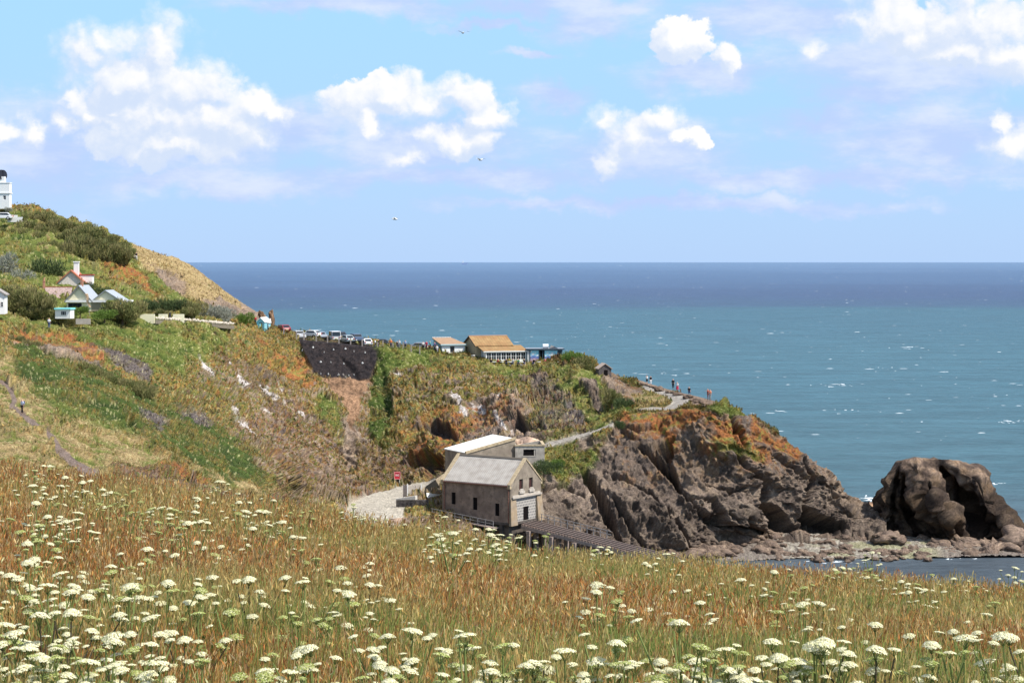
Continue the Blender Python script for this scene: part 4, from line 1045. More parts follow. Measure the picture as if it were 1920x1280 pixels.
def slipway():
    x0 = W(957, 980, 276); rz = math.atan2(.828, .56)
    s = thing('slipway', 'rust brown timber and concrete slipway running down from the boathouse doors', 'slipway', (x0.x, x0.y, 6.4), rz)
    n = 38; d = MB(); zz = lambda y: -.25+y*.135      # y negative outward
    for i in range(n*2):
        y = -.5-i*.5; d.hexa([(2.1, y, zz(y)-.16), (6.1, y, zz(y)-.16), (6.1, y-.36, zz(y-.36)-.16), (2.1, y-.36, zz(y-.36)-.16)], [(2.1, y, zz(y)), (6.1, y, zz(y)), (6.1, y-.36, zz(y-.36)), (2.1, y-.36, zz(y-.36))])
    d.build('deck', mat('slip_planks', (.17, .12, .10), noise=.35, nscale=2.5, dark=(.10, .08, .07), rough=.95), s)
    for x in (2.6, 3.6, 4.6, 5.6):
        r = MB(); r.bar((x, -.5, zz(-.5)+.1), (x, -38, zz(-38)+.1), .14, .18); r.build('keelway', mat('worn_rail', (.26, .20, .17), noise=.2), s)
    for x in (2.2, 5.95):
        r = MB(); r.bar((x, -.5, zz(-.5)-.42), (x, -38, zz(-38)-.42), .35, .5); r.build('side_beam', mat('slip_concrete', (.27, .21, .18), noise=.3), s)
    for k in range(9):
        y = -2-k*4; p = MB(); p.box(1.55, 6.6, y-.3, y+.3, zz(y)-1.05, zz(y)-.68)
        for x in (1.9, 3.9, 6.0): p.box(x-.28, x+.28, y-.27, y+.27, -7.5, zz(y)-1.05)
        p.build('pier', mat('slip_concrete'), s)
    h = MB()
    for k in range(11):
        y = -.8-k*1.15; h.bar((7.2, y, zz(y)-.3), (7.2, y, zz(y)+1.0), .08)
    for dz in (.98, .5): h.bar((7.2, -.6, zz(-.6)+dz), (7.2, -13, zz(-13)+dz), .07)
    h.box(6.6, 7.4, -13, -.5, -.5, -.46) if False else None
    h.build('handrail', RAIL, s)
    w = thing('side_walkway', 'narrow railed walkway along the shaded side wall of the boathouse', 'walkway', (x0.x, x0.y, 6.4), rz)
    wz = lambda y: -.9+y*.09
    k = MB(); k.hexa([(-1.5, 2.0, wz(2)-.15), (-.15, 2.0, wz(2)-.15), (-.15, 13.5, wz(13.5)-.15), (-1.5, 13.5, wz(13.5)-.15)], [(-1.5, 2.0, wz(2)), (-.15, 2.0, wz(2)), (-.15, 13.5, wz(13.5)), (-1.5, 13.5, wz(13.5))]); k.build('deck', mat('slip_concrete'), w)
    hr = MB()
    for i in range(9):
        y = 2.1+i*1.4; hr.bar((-1.45, y, wz(y)), (-1.45, y, wz(y)+1.05), .07)
    for dz in (1.03, .55): hr.bar((-1.45, 2, wz(2)+dz), (-1.45, 13.5, wz(13.5)+dz), .06)
    hr.build('handrail', RAIL, w)
slipway()
def upper_store():
    P = W(875, 847, 288); rz = math.atan2(4, 7.5)
    b = thing('winch_house', 'grey building with a bright white sloping roof behind the boathouse', 'building', (P.x, P.y, 10.5), rz)
    L, Dp, h0, h1 = 8.5, 7.6, 5.0, 6.85
    m = MB(); m.prism([(0, 0), (L, 0), (L, h1), (0, h0)], 1, 0, .3); m.prism([(0, 0), (L, 0), (L, h1), (0, h0)], 1, Dp-.3, Dp)
    m.box(0, .3, .3, Dp-.3, 0, h0-.01); m.box(L-.3, L, .3, Dp-.3, 0, h1-.05); m.build('wall', RENDER_, b)
    r = MB(); r.hexa([(-.15, .32, h0-.05), (L, .32, h1-.06), (L, Dp+.1, h1-.06), (-.15, Dp+.1, h0-.05)], [(-.15, .32, h0+.1), (L, .32, h1+.09), (L, Dp+.1, h1+.09), (-.15, Dp+.1, h0+.1)])
    r.build('roof', mat('white_roof_coat', (.80, .77, .72), noise=.04, nscale=1.5, rough=.8), b)
    c = MB(); c.hexa([(-.15, -.14, h0-.1), (L+.1, -.14, h1-.12), (L+.1, .34, h1-.12), (-.15, .34, h0-.1)], [(-.15, -.14, h0+.28), (L+.1, -.14, h1+.26), (L+.1, .34, h1+.26), (-.15, .34, h0+.28)])
    c.build('parapet_coping', COPING, b)
    Q = W(966, 870, 291.5); b2 = thing('roofless_annex', 'small roofless concrete annex with one window beside the white roofed building', 'building', (Q.x, Q.y, 12.2), R(3))
    H = 4.05; m = MB(); wallg(m, (0, 0, 0), (1, 0, 0), 4.6, H, .3, [(1.25, 3.2, 2.55, 3.55)], (0, 1, 0))
    m.box(4.3, 4.6, .3, 6.4, 0, H+.02); m.box(0, .3, .3, 6.4, 0, H-.01); m.hexa([(.3, 6.1, 0), (4.3, 6.1, 0), (4.3, 6.4, 0), (.3, 6.4, 0)], [(.3, 6.1, H-.5), (4.3, 6.1, H+.3), (4.3, 6.4, H+.3), (.3, 6.4, H-.5)]); m.build('wall', mat('bleached_render', (.42, .38, .32), noise=.3, nscale=2.5, dark=(.27, .23, .2), rough=.95), b2)
    k = MB(); k.box(-.08, 4.68, -.1, .36, H+.003, H+.22); k.box(4.22, 4.7, .36, 6.4, H+.03, H+.24); k.build('coping', COPING, b2)
    w = MB(); w.box(1.3, 3.15, .14, .18, 2.58, 3.52); w = w.build('window', VOID, b2)
    f = MB(); f.box(1.1, 3.35, -.04, .1, 2.42, 2.54); f.box(2.95, 3.12, .05, .12, 2.56, 3.5); f.build('frame', CONC, w)
    fl = MB(); fl.box(.31, 4.29, .31, 6.09, 0, 2.9); fl.build('rubble_floor', STONEM, b2)
upper_store()
heap = boulder_mesh('rubble_heap', 777, 4, (2.1, 1.95, 1.8), .6); hp = W(984, 824, 300); heap.location = (hp.x, hp.y, hp.z-1.4); heap.scale = (2.3, 2.2, 2.6)
tag(heap, 'pale heap of broken stone piled behind the roofless annex', 'rubble')

def yard():
    z = lambda px, D: ground_at(px, D)
    # gate of upright boards
    D = 291; p = W(765, 0, D); g = thing('board_gate', 'pale grey upright board gate standing at the top of the slip road', 'gate', (p.x, D, 8.35), R(8))
    m = MB()
    for i in range(12): m.box(.02+i*.165, .17+i*.165, 0, .04, .05, 1.9+.05*math.sin(i*2.1))
    m.build('boards', mat('bleached_boards', (.56, .49, .42), noise=.2, nscale=5), g)
    for x in (-.15, 1.98): q = MB(); q.box(x, x+.16, -.06, .1, -.4, 2.05); q.build('post', WHITE, g)
    m = MB(); m.bar((0, .07, .4), (2, .07, .4), .08); m.bar((0, .07, 1.5), (2, .07, 1.5), .08); m.build('crossbar', WOODG, g)
    p = W(757, 0, 292); g = thing('side_panel_fence', 'short dark board panel left of the pale gate', 'fence', (p.x, 292, 8.3), R(-20))
    m = MB()
    for i in range(4): m.box(i*.17, .15+i*.17, 0, .04, 0, 1.85)
    m.build('boards', WOODG, g); q = MB(); q.box(-.12, -.01, -.04, .08, -.3, 2); q.build('post', WOODG, g)
    # ramp wall
    a = W(790, 0, 293); b = W(832, 0, 301)
    w = MB(); w.hexa([(a.x, a.y, 7.6), (b.x, b.y, 8.6), (b.x, b.y+.4, 8.6), (a.x, a.y+.4, 7.6)], [(a.x, a.y, 9.3), (b.x, b.y, 10.9), (b.x, b.y+.4, 10.9), (a.x, a.y+.4, 9.3)])
    o = w.build('ramp_wall', mat('tan_render', (.38, .31, .22), noise=.2)); tag(o, 'low tan retaining wall rising behind the boat beside the boathouse', 'wall')
    # stone wall with sloping white coping
    a = W(742, 0, 286); b = W(800, 0, 284); t = thing('stone_quay_wall', 'dark rubble stone wall with white sloping coping below the gate', 'wall', (a.x, a.y, 5.6), math.atan2(b.y-a.y, b.x-a.x))
    L = (b-a).length
    m = MB(); m.hexa([(0, 0, 0), (L, 0, 0), (L, .6, 0), (0, .6, 0)], [(0, .15, 2.95), (L, .15, 3.2), (L, .6, 3.2), (0, .6, 2.95)]); m.build('stonework', STONEM, t)
    m = MB(); m.hexa([(-.05, .05, 2.96), (3.3, .05, 3.13), (3.3, .75, 3.13), (-.05, .75, 2.96)], [(-.05, .05, 3.15), (3.3, .05, 3.75), (3.3, .75, 3.75), (-.05, .75, 3.15)]); m.build('coping', mat('white_coping', (.62, .58, .52), noise=.2, nscale=3), t)
    # big rock under the wall
    o = boulder_mesh('boulder', 640, 4, (1.5, 1.4, 1.3), .6); q = W(765, 985, 276); o.location = (q.x, q.y, q.z-.9); o.scale = (3.2, 2.5, 2.9); tag(o, 'big rounded pale boulder under the stone quay wall', 'boulder')
    # rowing boat
    p = W(818, 0, 287.5); bt = thing('rowing_boat', 'small white open rowing boat pulled up beside the boathouse wall', 'boat', (p.x, p.y, 8.75), R(38))
    n = 12; vs = []; fs = []
    for i in range(n+1):
        u = i/n; hw_ = .72*(math.sin(math.pi*min(u*.9+.1, 1))**.6 if u < .95 else .12); x = -1.6+3.2*u; sh_ = .62+.22*(2*u-1)**2
        if i == n: hw_ = .02
        vs += [(x, -hw_, sh_), (x, -hw_*.75, .22), (x, 0, .02), (x, hw_*.75, .22), (x, hw_, sh_), (x, hw_*.66, .3), (x, 0, .12), (x, -hw_*.66, .3)]
    for i in range(n):
        for k in range(8): fs.append((8*i+k, 8*i+(k+1) % 8, 8*i+8+(k+1) % 8, 8*i+8+k))
    fs.append(tuple(range(8))); h = MB(); h.add(vs, fs); h.build('hull', WHITE, bt)
    for x in (-.8, .1, .9): s = MB(); s.box(x, x+.2, -.6, .6, .42, .46); s.build('thwart', mat('boat_seat', (.45, .34, .24)), bt)
    # lifebuoy cabinet
    p = W(745.5, 0, 317); c = thing('lifebuoy_cabinet', 'square red lifebuoy cabinet on two white legs beside the slip road', 'cabinet', (p.x, p.y-1, 7.75), R(2))
    m = MB(); m.box(-.52, .52, 0, .25, .5, 1.75); m.build('box', mat('red_plastic', (.55, .03, .05), rough=.4), c, bevel=.03)
    m = MB()
    for x0, x1, z0, z1 in ((-.52, -.42, .5, 1.75), (.42, .52, .5, 1.75), (-.42, .42, .5, .6), (-.42, .42, 1.65, 1.75)): m.box(x0, x1, -.05, -.004, z0, z1)
    m.build('rim', mat('pink_rim', (.72, .25, .27), rough=.4), c)
    m = MB()
    def arc(cx, a0, a1):
        pts = [(cx+.13*math.cos(R(a)), .2*math.sin(R(a))) for a in np.linspace(a0, a1, 7)]
        for k in range(6): m.bar((pts[k][0], -.015, 1.2+pts[k][1]), (pts[k+1][0], -.015, 1.2+pts[k+1][1]), .05)
    arc(-.13, 110, 250); arc(.13, -70, 70)
    m.box(-.13, -.07, -.02, -.004, 1.06, 1.34)
    for k in range(10):
        a0, a1 = R(36*k), R(36*k+36); m.bar((.05+.07*math.cos(a0), -.015, 1.14+.08*math.sin(a0)), (.05+.07*math.cos(a1), -.015, 1.14+.08*math.sin(a1)), .045)
    m.bar((-.0, -.015, 1.18), (.07, -.015, 1.34), .045)
    m.build('symbol', mat('white_sign', (.85, .8, .8)), c)
    for x in (-.38, .38): m = MB(); m.box(x-.04, x+.04, .05, .13, -.5, .5); m.build('leg', WHITE, c)
yard()
# ------------------------------------------------------------------ cafe terrace, kiosks, houses, cars
def frame18(px, D, z, deg=18): p = W(px, 0, D); return (p.x, D, z), R(deg)
RUSTR = mat('ochre_lichened_roof', (.32, .205, .095), noise=.25, nscale=1.5, dark=(.27, .15, .07), stripes=(0, .55, .18), rough=.9, spec=.1)
CREAMB = mat('buff_boards', (.42, .34, .21), noise=.12, nscale=2, stripes=(1, 1.0, .25))
GREYSH = mat('pale_roof_sheet', (.34, .37, .40), noise=.08, stripes=(1, .6, .15), rough=.6)
BLUEP = mat('light_blue_paint', (.22, .48, .55), noise=.1); TURQ = mat('turquoise_paint', (.25, .70, .70)); DBLUE = mat('strong_blue_paint', (.05, .24, .45))
def cafe():
    loc, rz = frame18(892.7, 368, 25.45)
    b = thing('clifftop_cafe', 'buff cafe with ochre roof and a long white glazed front on the clifftop', 'building', loc, rz)
    L, Wd, H, Z = 7.4, 8.2, 3.05, 1.6
    m = MB(); wallg(m, (0, 0, 0), (0, 1, 0), Wd, H, .2, [(5.6, 7.4, .9, 2.6)], (1, 0, 0)); m.prism([(0, H), (Wd, H), (Wd/2, H+Z)], 0, 0, .2)
    m.box(.2, L, 0, .2, 0, H); m.box(.2, L, Wd-.2, Wd, 0, H); m.prism([(.2, 0), (Wd-.2, 0), (Wd-.2, H), (Wd/2, H+Z), (.2, H)], 0, L-.2, L)
    m.build('wall', CREAMB, b)
    r = MB()
    for s in (0, 1):
        y0 = -.35 if s == 0 else Wd+.35; z0 = H-.12
        r.hexa([(-.3, y0, z0), (L+.3, y0, z0), (L+.3, Wd/2, H+Z), (-.3, Wd/2, H+Z)], [(-.3, y0, z0+.14), (L+.3, y0, z0+.14), (L+.3, Wd/2, H+Z+.16), (-.3, Wd/2, H+Z+.16)])
    rf = r.build('roof', RUSTR, b)
    m = MB(); m.box(-.3, L+.3, Wd/2-.15, Wd/2+.15, H+Z+.15, H+Z+.26); m.build('ridge_tiles', mat('pink_ridge', (.55, .33, .24)), rf)
    m = MB()
    for s in (-1, 1): m.bar((-.34, Wd/2+s*(Wd/2+.35), H-.1), (-.34, Wd/2, H+Z+.05), .05, .22)
    m.build('bargeboard', mat('dark_board', (.06, .045, .035)), rf)
    window(b, (-.001, 5.6, .9), (0, 1, 0), (1, 0, 0), 1.8, 1.7, mat('dark_frame', (.1, .09, .08)), GLASS, 3, 3)
    # lean-to
    lx0, lx1, ly = 1.0, 9.3, -3.3
    r = MB(); r.hexa([(lx0-.6, ly-.25, 2.0), (lx1+.25, ly-.25, 2.0), (lx1+.1, .5, 2.93), (.3, .5, 2.93)], [(lx0-.6, ly-.25, 2.12), (lx1+.25, ly-.25, 2.12), (lx1+.1, .5, 3.06), (.3, .5, 3.06)])
    r.build('lean_to_roof', RUSTR, b)
    m = MB(); m.box(lx0-.55, lx1+.2, ly-.3, ly-.26, 1.92, 2.1); m.build('fascia', WHITE, b)
    m = MB(); wallg(m, (lx0, ly, -.3), (1, 0, 0), lx1-lx0, 2.25, .12, [(.15+i*1.01, 1.1+i*1.01, .65, 2.1) for i in range(8)], (0, 1, 0))
    wallg(m, (lx0, ly+.12, -.3), (0, 1, 0), -ly-.3, 2.4, .1, [(1.5, 2.8, .9, 2.2)], (1, 0, 0)); m.box(lx1-.1, lx1, ly+.12, -.01, -.3, 2.0)
    m.build('glazed_front', WHITE, b)
    for i in range(8): window(b, (lx0+.15+i*1.01, ly, .35), (1, 0, 0), (0, 1, 0), .95, 1.45, WHITE, GLASS, 2, 2, .05, .03)
    window(b, (lx0, ly+1.62, .6), (0, 1, 0), (1, 0, 0), 1.3, 1.3, WHITE, mat('pale_glass', (.25, .3, .32), rough=.2), 3, 2, .05, .03)
    # terrace slab
    m = MB(); m.box(-1, 17, ly-2.2, 1.0, -.9, -.3); o = m.build('terrace', CONC, b)
    t = thing('grey_water_butt', 'pale round water butt by the buff end wall of the cafe', 'water butt', (loc[0]-.5, loc[1]-.6, 25.9)); q = MB(); q.cone((0, 0, 0), (0, 0, .75), .38, .4, 12); q.build('barrel', mat('butt', (.6, .6, .58)), t); q = MB(); q.cone((0, 0, .75), (0, 0, .82), .42, .3, 12); q.build('lid', mat('butt'), t)
    # flat shed with mural
    p = W(987.5, 0, 367.5); s = thing('mural_shed', 'flat roofed dark blue terrace shed with painted seascape panels', 'building', (p.x, p.y, 25.3), R(4))
    m = MB(); m.box(0, 7.2, 1.2, 1.4, 0, 2.45); m.box(0, .12, 0, 1.2, 0, 2.45); m.build('back_wall', mat('blue_grey_wall', (.11, .16, .2)), s)
    m = MB(); m.box(-.1, 7.45, -.3, 4.5, 2.46, 2.64); m.build('roof', mat('slate_flat_roof', (.24, .27, .31)), s)
    m = MB(); m.box(-.1, 7.45, -.34, -.302, 2.4, 2.66); m.build('fascia', mat('navy_board', (.05, .08, .11)), s)
    for x0, x1 in ((.75, 2.35), (3.55, 6.05)):
        n1, n2 = 26, 20; X, Z2 = np.meshgrid(np.linspace(x0, x1, n1), np.linspace(.1, 2.3, n2))
        pp = np.stack([X.ravel(), np.full(X.size, -.03), Z2.ravel()], -1)
        t = (pp[:, 2]-.1)/2.2+(fbm(pp*1.6, 3, 91)-.5)*.25
        cc = ramp(np.clip(t, 0, 1), [c_(.5,.3,.32), c_(.45,.33,.4), c_(.08,.14,.4), c_(.2,.35,.55), c_(.25,.6,.72), c_(.35,.7,.78), c_(.2,.55,.7)])
        wh = sst(fbm(pp*2.4, 3, 92), .56, .62)*(t > .45); cc = cc*(1-wh[:, None])+c_(.75, .78, .78)*wh[:, None]
        np_mesh('painted_panel', pp, grid_faces(n2, n1), 4, mat('mural_paint', attr='Col', rough=.7), cc, parent=s)
    for x in (.55, 2.5, 3.1, 6.2, 6.8): m = MB(); m.box(x, x+.14, -.06, .1, 0, 2.46); m.build('post', mat('navy_board'), s)
    m = MB(); m.box(.12, .52, -.02, .03, 0, 2.2); m.build('door', mat('pale_door', (.5, .5, .5)), s)
    m = MB(); m.box(2.64, 3.1, .3, .35, 0, 2.3); m.build('dark_recess', VOID, s)
    tk = thing('roof_tank', 'round silver tank lying on the flat roof of the mural shed', 'tank', (p.x+3.2, p.y+1.5, 27.96)); q = MB(); q.cone((0, 0, .42), (1.1, .1, .42), .42, .42, 14); q.build('cylinder', mat('silver', (.7, .7, .7), rough=.35, spec=.6), tk, smooth=False); q = MB(); q.box(.1, .2, -.3, .3, 0, .1); q.box(.9, 1.0, -.3, .3, 0, .1); q.build('cradle', mat('dark_board'), tk)
    q = MB(); q.add([(0, -.5, 0), (1.7, -.4, 0), (1.6, .8, 0), (0, .8, 0), (.35, .1, .62), (1.0, .2, .35)], [(0, 1, 5, 4), (1, 2, 5), (2, 3, 4, 5), (3, 0, 4), (3, 2, 1, 0)]); o = q.build('tarpaulin', mat('black_sheet', (.03, .035, .045), rough=.5)); o.location = (p.x+4.5, p.y+1.3, 27.96); tag(o, 'crumpled black sheet on the shed roof beside the silver tank', 'tarpaulin')
    # white shop
    p = W(828.6, 0, 370); k = thing('gift_shop', 'small white kiosk with a brown pitched roof left of the cafe', 'building', (p.x, p.y, 26.15), R(18))
    m = MB(); wallg(m, (0, 0, 0), (1, 0, 0), 4.7, 2.4, .15, [(1.7, 2.6, .9, 2.1)], (0, 1, 0)); m.build('front_wall', mat('bright_white_paint', (.80, .80, .79)), k)
    m = MB(); m.prism([(.15, 0), (6.2, 0), (6.2, 3.3), (.15, 2.38)], 0, 0, .15); m.prism([(.15, 0), (6.2, 0), (6.2, 3.3), (.15, 2.38)], 0, 4.55, 4.7); m.box(.15, 4.55, 6.05, 6.2, 0, 3.28); m.build('side_wall', mat('faded_blue_boards', (.18, .32, .40), noise=.1), k)
    m = MB(); m.hexa([(-.3, -.3, 2.42), (4.95, -.3, 2.42), (3.7, 6.3, 3.45), (-.3, 6.3, 3.45)], [(-.3, -.3, 2.56), (4.95, -.3, 2.56), (3.7, 6.3, 3.6), (-.3, 6.3, 3.6)]); rr = m.build('roof', mat('brown_felt_roof', (.33, .21, .13), noise=.15, nscale=2), k)
    m = MB()
    for i in range(12): m.box(-.25+i*.33, -.05+i*.33, 6.1, 6.3, 3.6, 3.74)
    m.build('edge_stones', WHITE, rr)
    m = MB(); m.box(-.32, 4.97, -.36, -.31, 2.36, 2.56); m.build('fascia', mat('pale_blue_fascia', (.45, .62, .66)), rr)
    window(k, (1.7, 0, .9), (1, 0, 0), (0, 1, 0), .9, 1.2, mat('dark_frame'), GLASS, 2, 2)
    m = MB(); m.box(-.06, -.004, 1.0, 2.0, .9, 2.1); m.build('side_hatch', mat('dark_frame'), k)
cafe()
def gable_house(name, label, px, D, z, deg, L, Wd, H, Z, wallm, roofm, over=.3, barge=None, cat='house'):
    """gable faces the viewer (local -y); L runs back"""
    p = W(px, 0, D); b = thing(name, label, cat, (p.x, D, z), R(deg))
    m = MB(); m.prism([(-Wd/2, 0), (Wd/2, 0), (Wd/2, H), (0, H+Z), (-Wd/2, H)], 1, 0, L); m.build('wall', wallm, b)
    r = MB()
    for s in (-1, 1):
        xe = s*(Wd/2+over); ze = H-over*Z/(Wd/2)
        r.hexa([(xe, -over, ze+.004), (0, -over, H+Z+.004), (0, L+over, H+Z+.004), (xe, L+over, ze+.004)], [(xe, -over, ze+.14), (0, -over, H+Z+.15), (0, L+over, H+Z+.15), (xe, L+over, ze+.14)])
    rf = r.build('roof', roofm, b)
    if barge:
        g = MB()
        for s in (-1, 1): g.bar((s*(Wd/2+over), -over-.03, H-over*Z/(Wd/2)+.03), (0, -over-.03, H+Z+.03), .04, .2)
        g.build('bargeboard', barge, rf)
    return b
REDTRIM = mat('terracotta_trim', (.40, .15, .08))
def houses():
    # white brick house with red verge
    b = gable_house('gabled_house', 'pale brick gabled house with red roof verges and a white chimney', 133, 345, 37.6, 4, 6.5, 6.0, 3.1, 2.7, mat('pale_brick', (.62, .55, .48), noise=.18, nscale=3), mat('red_tiles', (.40, .13, .08), noise=.2), barge=REDTRIM)
    m = MB(); m.box(.3, 1.2, 1.2, 2.1, 4.6, 7.3); m.box(.2, 1.3, 1.1, 2.2, 7.3, 7.5); m.build('chimney', WHITE, b)
    m = MB(); m.box(1.4, 3.6, 1.6, 4.0, 3.0, 4.9); d = m.build('dormer', mat('white_paint'), b); m = MB(); m.box(1.2, 3.8, 1.5, 4.1, 4.9, 5.1); m.build('dormer_roof', mat('red_felt', (.3, .07, .05)), d)
    # low tiled outbuilding
    p = W(84, 0, 336); o = thing('tiled_cottage', 'low cottage with a weathered pinkish slate roof left of the cream bungalow', 'house', (p.x, p.y, 36.2), R(6))
    m = MB(); m.box(0, 4.4, 0, 4, 0, 2.3); m.build('wall', mat('grey_render', (.30, .27, .24), noise=.2), o)
    m = MB(); m.hexa([(-.2, -.3, 2.2), (4.6, -.3, 2.2), (4.6, 2, 4.1), (-.2, 2, 4.1)], [(-.2, -.3, 2.34), (4.6, -.3, 2.34), (4.6, 2, 4.26), (-.2, 2, 4.26)]); m.hexa([(-.2, 4.3, 2.2), (4.6, 4.3, 2.2), (4.6, 2, 4.1), (-.2, 2, 4.1)], [(-.2, 4.3, 2.34), (4.6, 4.3, 2.34), (4.6, 2, 4.26), (-.2, 2, 4.26)]); rf = m.build('roof', mat('pinkish_slates', (.34, .25, .22), noise=.45, nscale=5, rough=.9), o)
    m = MB(); m.box(-.2, 4.6, 1.88, 2.12, 4.24, 4.34); m.build('ridge_tiles', mat('terracotta_trim'), rf)
    m = MB(); m.box(-.6, -.25, 1.7, 2.3, 0, 5.2); m.box(-.65, -.2, 1.65, 2.35, 5.2, 5.35); m.cone((-.42, 2, 5.35), (-.42, 2, 5.9), .14, .12); m.build('chimney', mat('brick_red', (.42, .2, .13)), o)
    # cream bungalow, two gables
    CR = mat('cream_render', (.80, .74, .52), noise=.04)
    b = gable_house('cream_bungalow', 'cream bungalow with two pale sheet roofed gables and a white fascia', 148, 326, 36.4, -4, 5.5, 4.4, 1.9, 2.5, CR, GREYSH, barge=mat('grey_barge', (.2, .2, .2)))
    m = MB(); m.box(-2.3, 5.0, -.35, -.05, 1.55, 1.95); m.build('fascia', WHITE, b)
    m = MB(); m.box(2.21, 4.9, .0, 3.5, 0, 1.6); m.build('front_wall', mat('olive_render', (.33, .29, .2)), b)
    m = MB(); m.prism([(2.6, 1.96), (7.0, 1.96), (4.7, 3.55)], 1, .1, 4.5); m.build('second_gable', CR, b)
    m = MB()
    for s, xe in ((-1, 2.35), (1, 7.5)):
        m.hexa([(xe, -.2, 1.8), (4.7, -.2, 3.56), (4.7, 4.8, 3.56), (xe, 4.8, 1.8)], [(xe, -.2, 1.93), (4.7, -.2, 3.7), (4.7, 4.8, 3.7), (xe, 4.8, 1.93)])
    m.build('second_roof', GREYSH, b)
    m = MB(); m.box(7.3, 9.3, -.35, 1.5, 1.6, 1.95); m.build('veranda_roof', WHITE, b)
    for x in (7.4, 8.0, 8.6, 9.1): m = MB(); m.box(x, x+.16, -.3, -.14, -.3, 1.6); m.build('veranda_post', DBLUE, b)
    m = MB(); m.box(7.0, 9.2, 1.2, 1.4, -.3, 1.6); m.build('veranda_wall', DBLUE, b)
    window(b, (4.2, -.02, .5), (1, 0, 0), (0, 1, 0), .65, .95, DBLUE, GLASS, 1, 1, .06, -.05)
    window(b, (-1.9, -.02, .6), (1, 0, 0), (0, 1, 0), 2.4, .8, mat('dark_frame'), GLASS, 3, 1, .06, -.05)
    m = MB(); m.box(-.15, .25, 1.4, 1.8, 4.3, 5.4); m.cone((.05, 1.6, 5.4), (.05, 1.6, 5.85), .13, .11); m.build('chimney', mat('brick_red'), b)
    # flag
    p = W(158, 0, 322); f = thing('buff_flag', 'buff cloth banner blown sideways on a pole before the cream gable', 'flag', (p.x, p.y, 35.6))
    m = MB(); m.cone((1.0, 0, 0), (.1, 0, 3.9), .04, .03, 6); m.build('pole', WOODG, f)
    vs = []; 
    for i in range(9):
        t = i/8; z = 3.9-2.3*t; x = .1+.75*t+.1*math.sin(t*7); w_ = .45-.2*t; vs += [(x-w_*.1, .1*math.sin(t*9), z), (x+w_, .15*math.cos(t*7), z+.05)]
    m = MB(); m.add(vs, [(2*i, 2*i+1, 2*i+3, 2*i+2) for i in range(8)]); m.build('cloth', mat('buff_cloth', (.52, .36, .22)), f)
    # turquoise fronted hut
    p = W(103, 0, 310); o = thing('turquoise_hut', 'small white hut with turquoise fascia under the hedge', 'hut', (p.x, p.y, 35.6), R(-6))
    m = MB(); m.box(0, 2.6, .1, 2.0, 0, 1.5); m.build('wall', mat('white_paint'), o); m = MB(); m.box(-.1, 2.75, -.2, 2.2, 1.5, 1.75); m.build('fascia', TURQ, o)
    window(o, (1.0, .1, .55), (1, 0, 0), (0, 1, 0), .9, .7, mat('white_paint'), GLASS, 3, 1, .05, -.05)
    # white house cut by the left edge
    b = gable_house('white_cottage', 'white rendered cottage cut off by the left edge under a grey roof', -13, 300, 36.6, 10, 5, 3.6, 3.2, 1.1, WHITE, mat('grey_tiles', (.3, .27, .25), noise=.2))
    window(b, (1.2, -.01, 1.2), (1, 0, 0), (0, 1, 0), .4, .8, mat('white_paint'), GLASS, 1, 2, .05, -.05)
    # cream garden walls and dry stone wall
    LY = mat('lemon_wall', (.86, .80, .58), noise=.03)
    for (a, b_, y0, y1, D, lb) in ((256, 290, 589, 602, 331, 'left of the gate gap'), (297, 314, 589, 600, 333, 'short middle length beside the folded parasol'), (324, 345, 589, 601, 335, 'right of the folded parasol')):
        A_, B_ = W(a, y1, D), W(b_, y1, D); zt = W(a, y0, D).z; m = MB(); m.box(A_.x, B_.x, D, D+.25, A_.z-.9, zt); o = m.build('garden_wall', LY, bevel=.02); tag(o, 'lemon cream garden wall, '+lb, 'wall', 'cream garden walls')
    A_ = W(318.5, 600, 334); t = thing('folded_parasol', 'folded black parasol standing between two cream wall lengths', 'parasol', A_)
    m = MB(); m.cone((0, 0, .2), (0, 0, 1.35), .32, .12, 8); m.build('canopy', mat('black_cloth', (.02, .02, .025)), t); m = MB(); m.cone((0, 0, -.9), (0, 0, 1.5), .04, .03, 6); m.build('pole', WOODG, t)
    # dry stone wall: many small stones on a core
    t = thing('dry_stone_wall', 'long low pale dry stone wall along the cliff top before the hedge', 'wall', (0, 0, 0)); r = random.Random(9); m = MB(); st = MB(); N2 = 150
    for i in range(N2):
        u = i/(N2-1); px = 292+u*146; D = 330+u*16; py = 601.5+10.5*u**1.3
        p = W(px, py, D); zz = p.z+.3; s = r.uniform(.10, .2)
        st.ball((p.x+r.uniform(-.05, .05), p.y+r.uniform(-.1, .1), zz+r.uniform(.1, .32)), s, s, s*r.uniform(1.0, 1.9), 5, 3)
        m.box(p.x-.09, p.x+.09, p.y+.05, p.y+.25, zz-.8, zz-.1)
    m.build('core', mat('wall_core', (.30, .26, .2), noise=.3, nscale=5), t); st.build('coping_stones', mat('pale_stones', (.62, .55, .45), noise=.35, nscale=6), t)
    A_ = W(142, 0, 312); m = MB(); m.box(0, 2.4, 0, .3, 0, .9); o = m.build('low_grey_wall', CONC); o.location = (A_.x, 312, 34.6); tag(o, 'short low grey wall below the cream bungalow garden', 'wall')
    # foghorn station
    p = W(0, 0, 394); f = thing('foghorn_house', 'white foghorn building with black twin horns on the hilltop', 'building', (p.x, p.y, 56.2), 0)
    z = lambda y: EYE-(y-HZ)/F*394-56.2
    m = MB(); wallg(m, (-6, 0, 0), (1, 0, 0), 8.0, z(343.5), .3, [(6.65, 7.25, z(377.5)+.35, z(367))], (0, 1, 0)); m.box(1.7, 2.0, .3, 1.4, 0, z(343.5)-.01); m.box(-6, -5.7, .3, 1.4, 0, z(343.5)-.01); m.box(-6, 2.0, 1.4, 1.7, 0, z(343.5)-.01)
    m.build('wall', mat('bright_white_paint'), f)
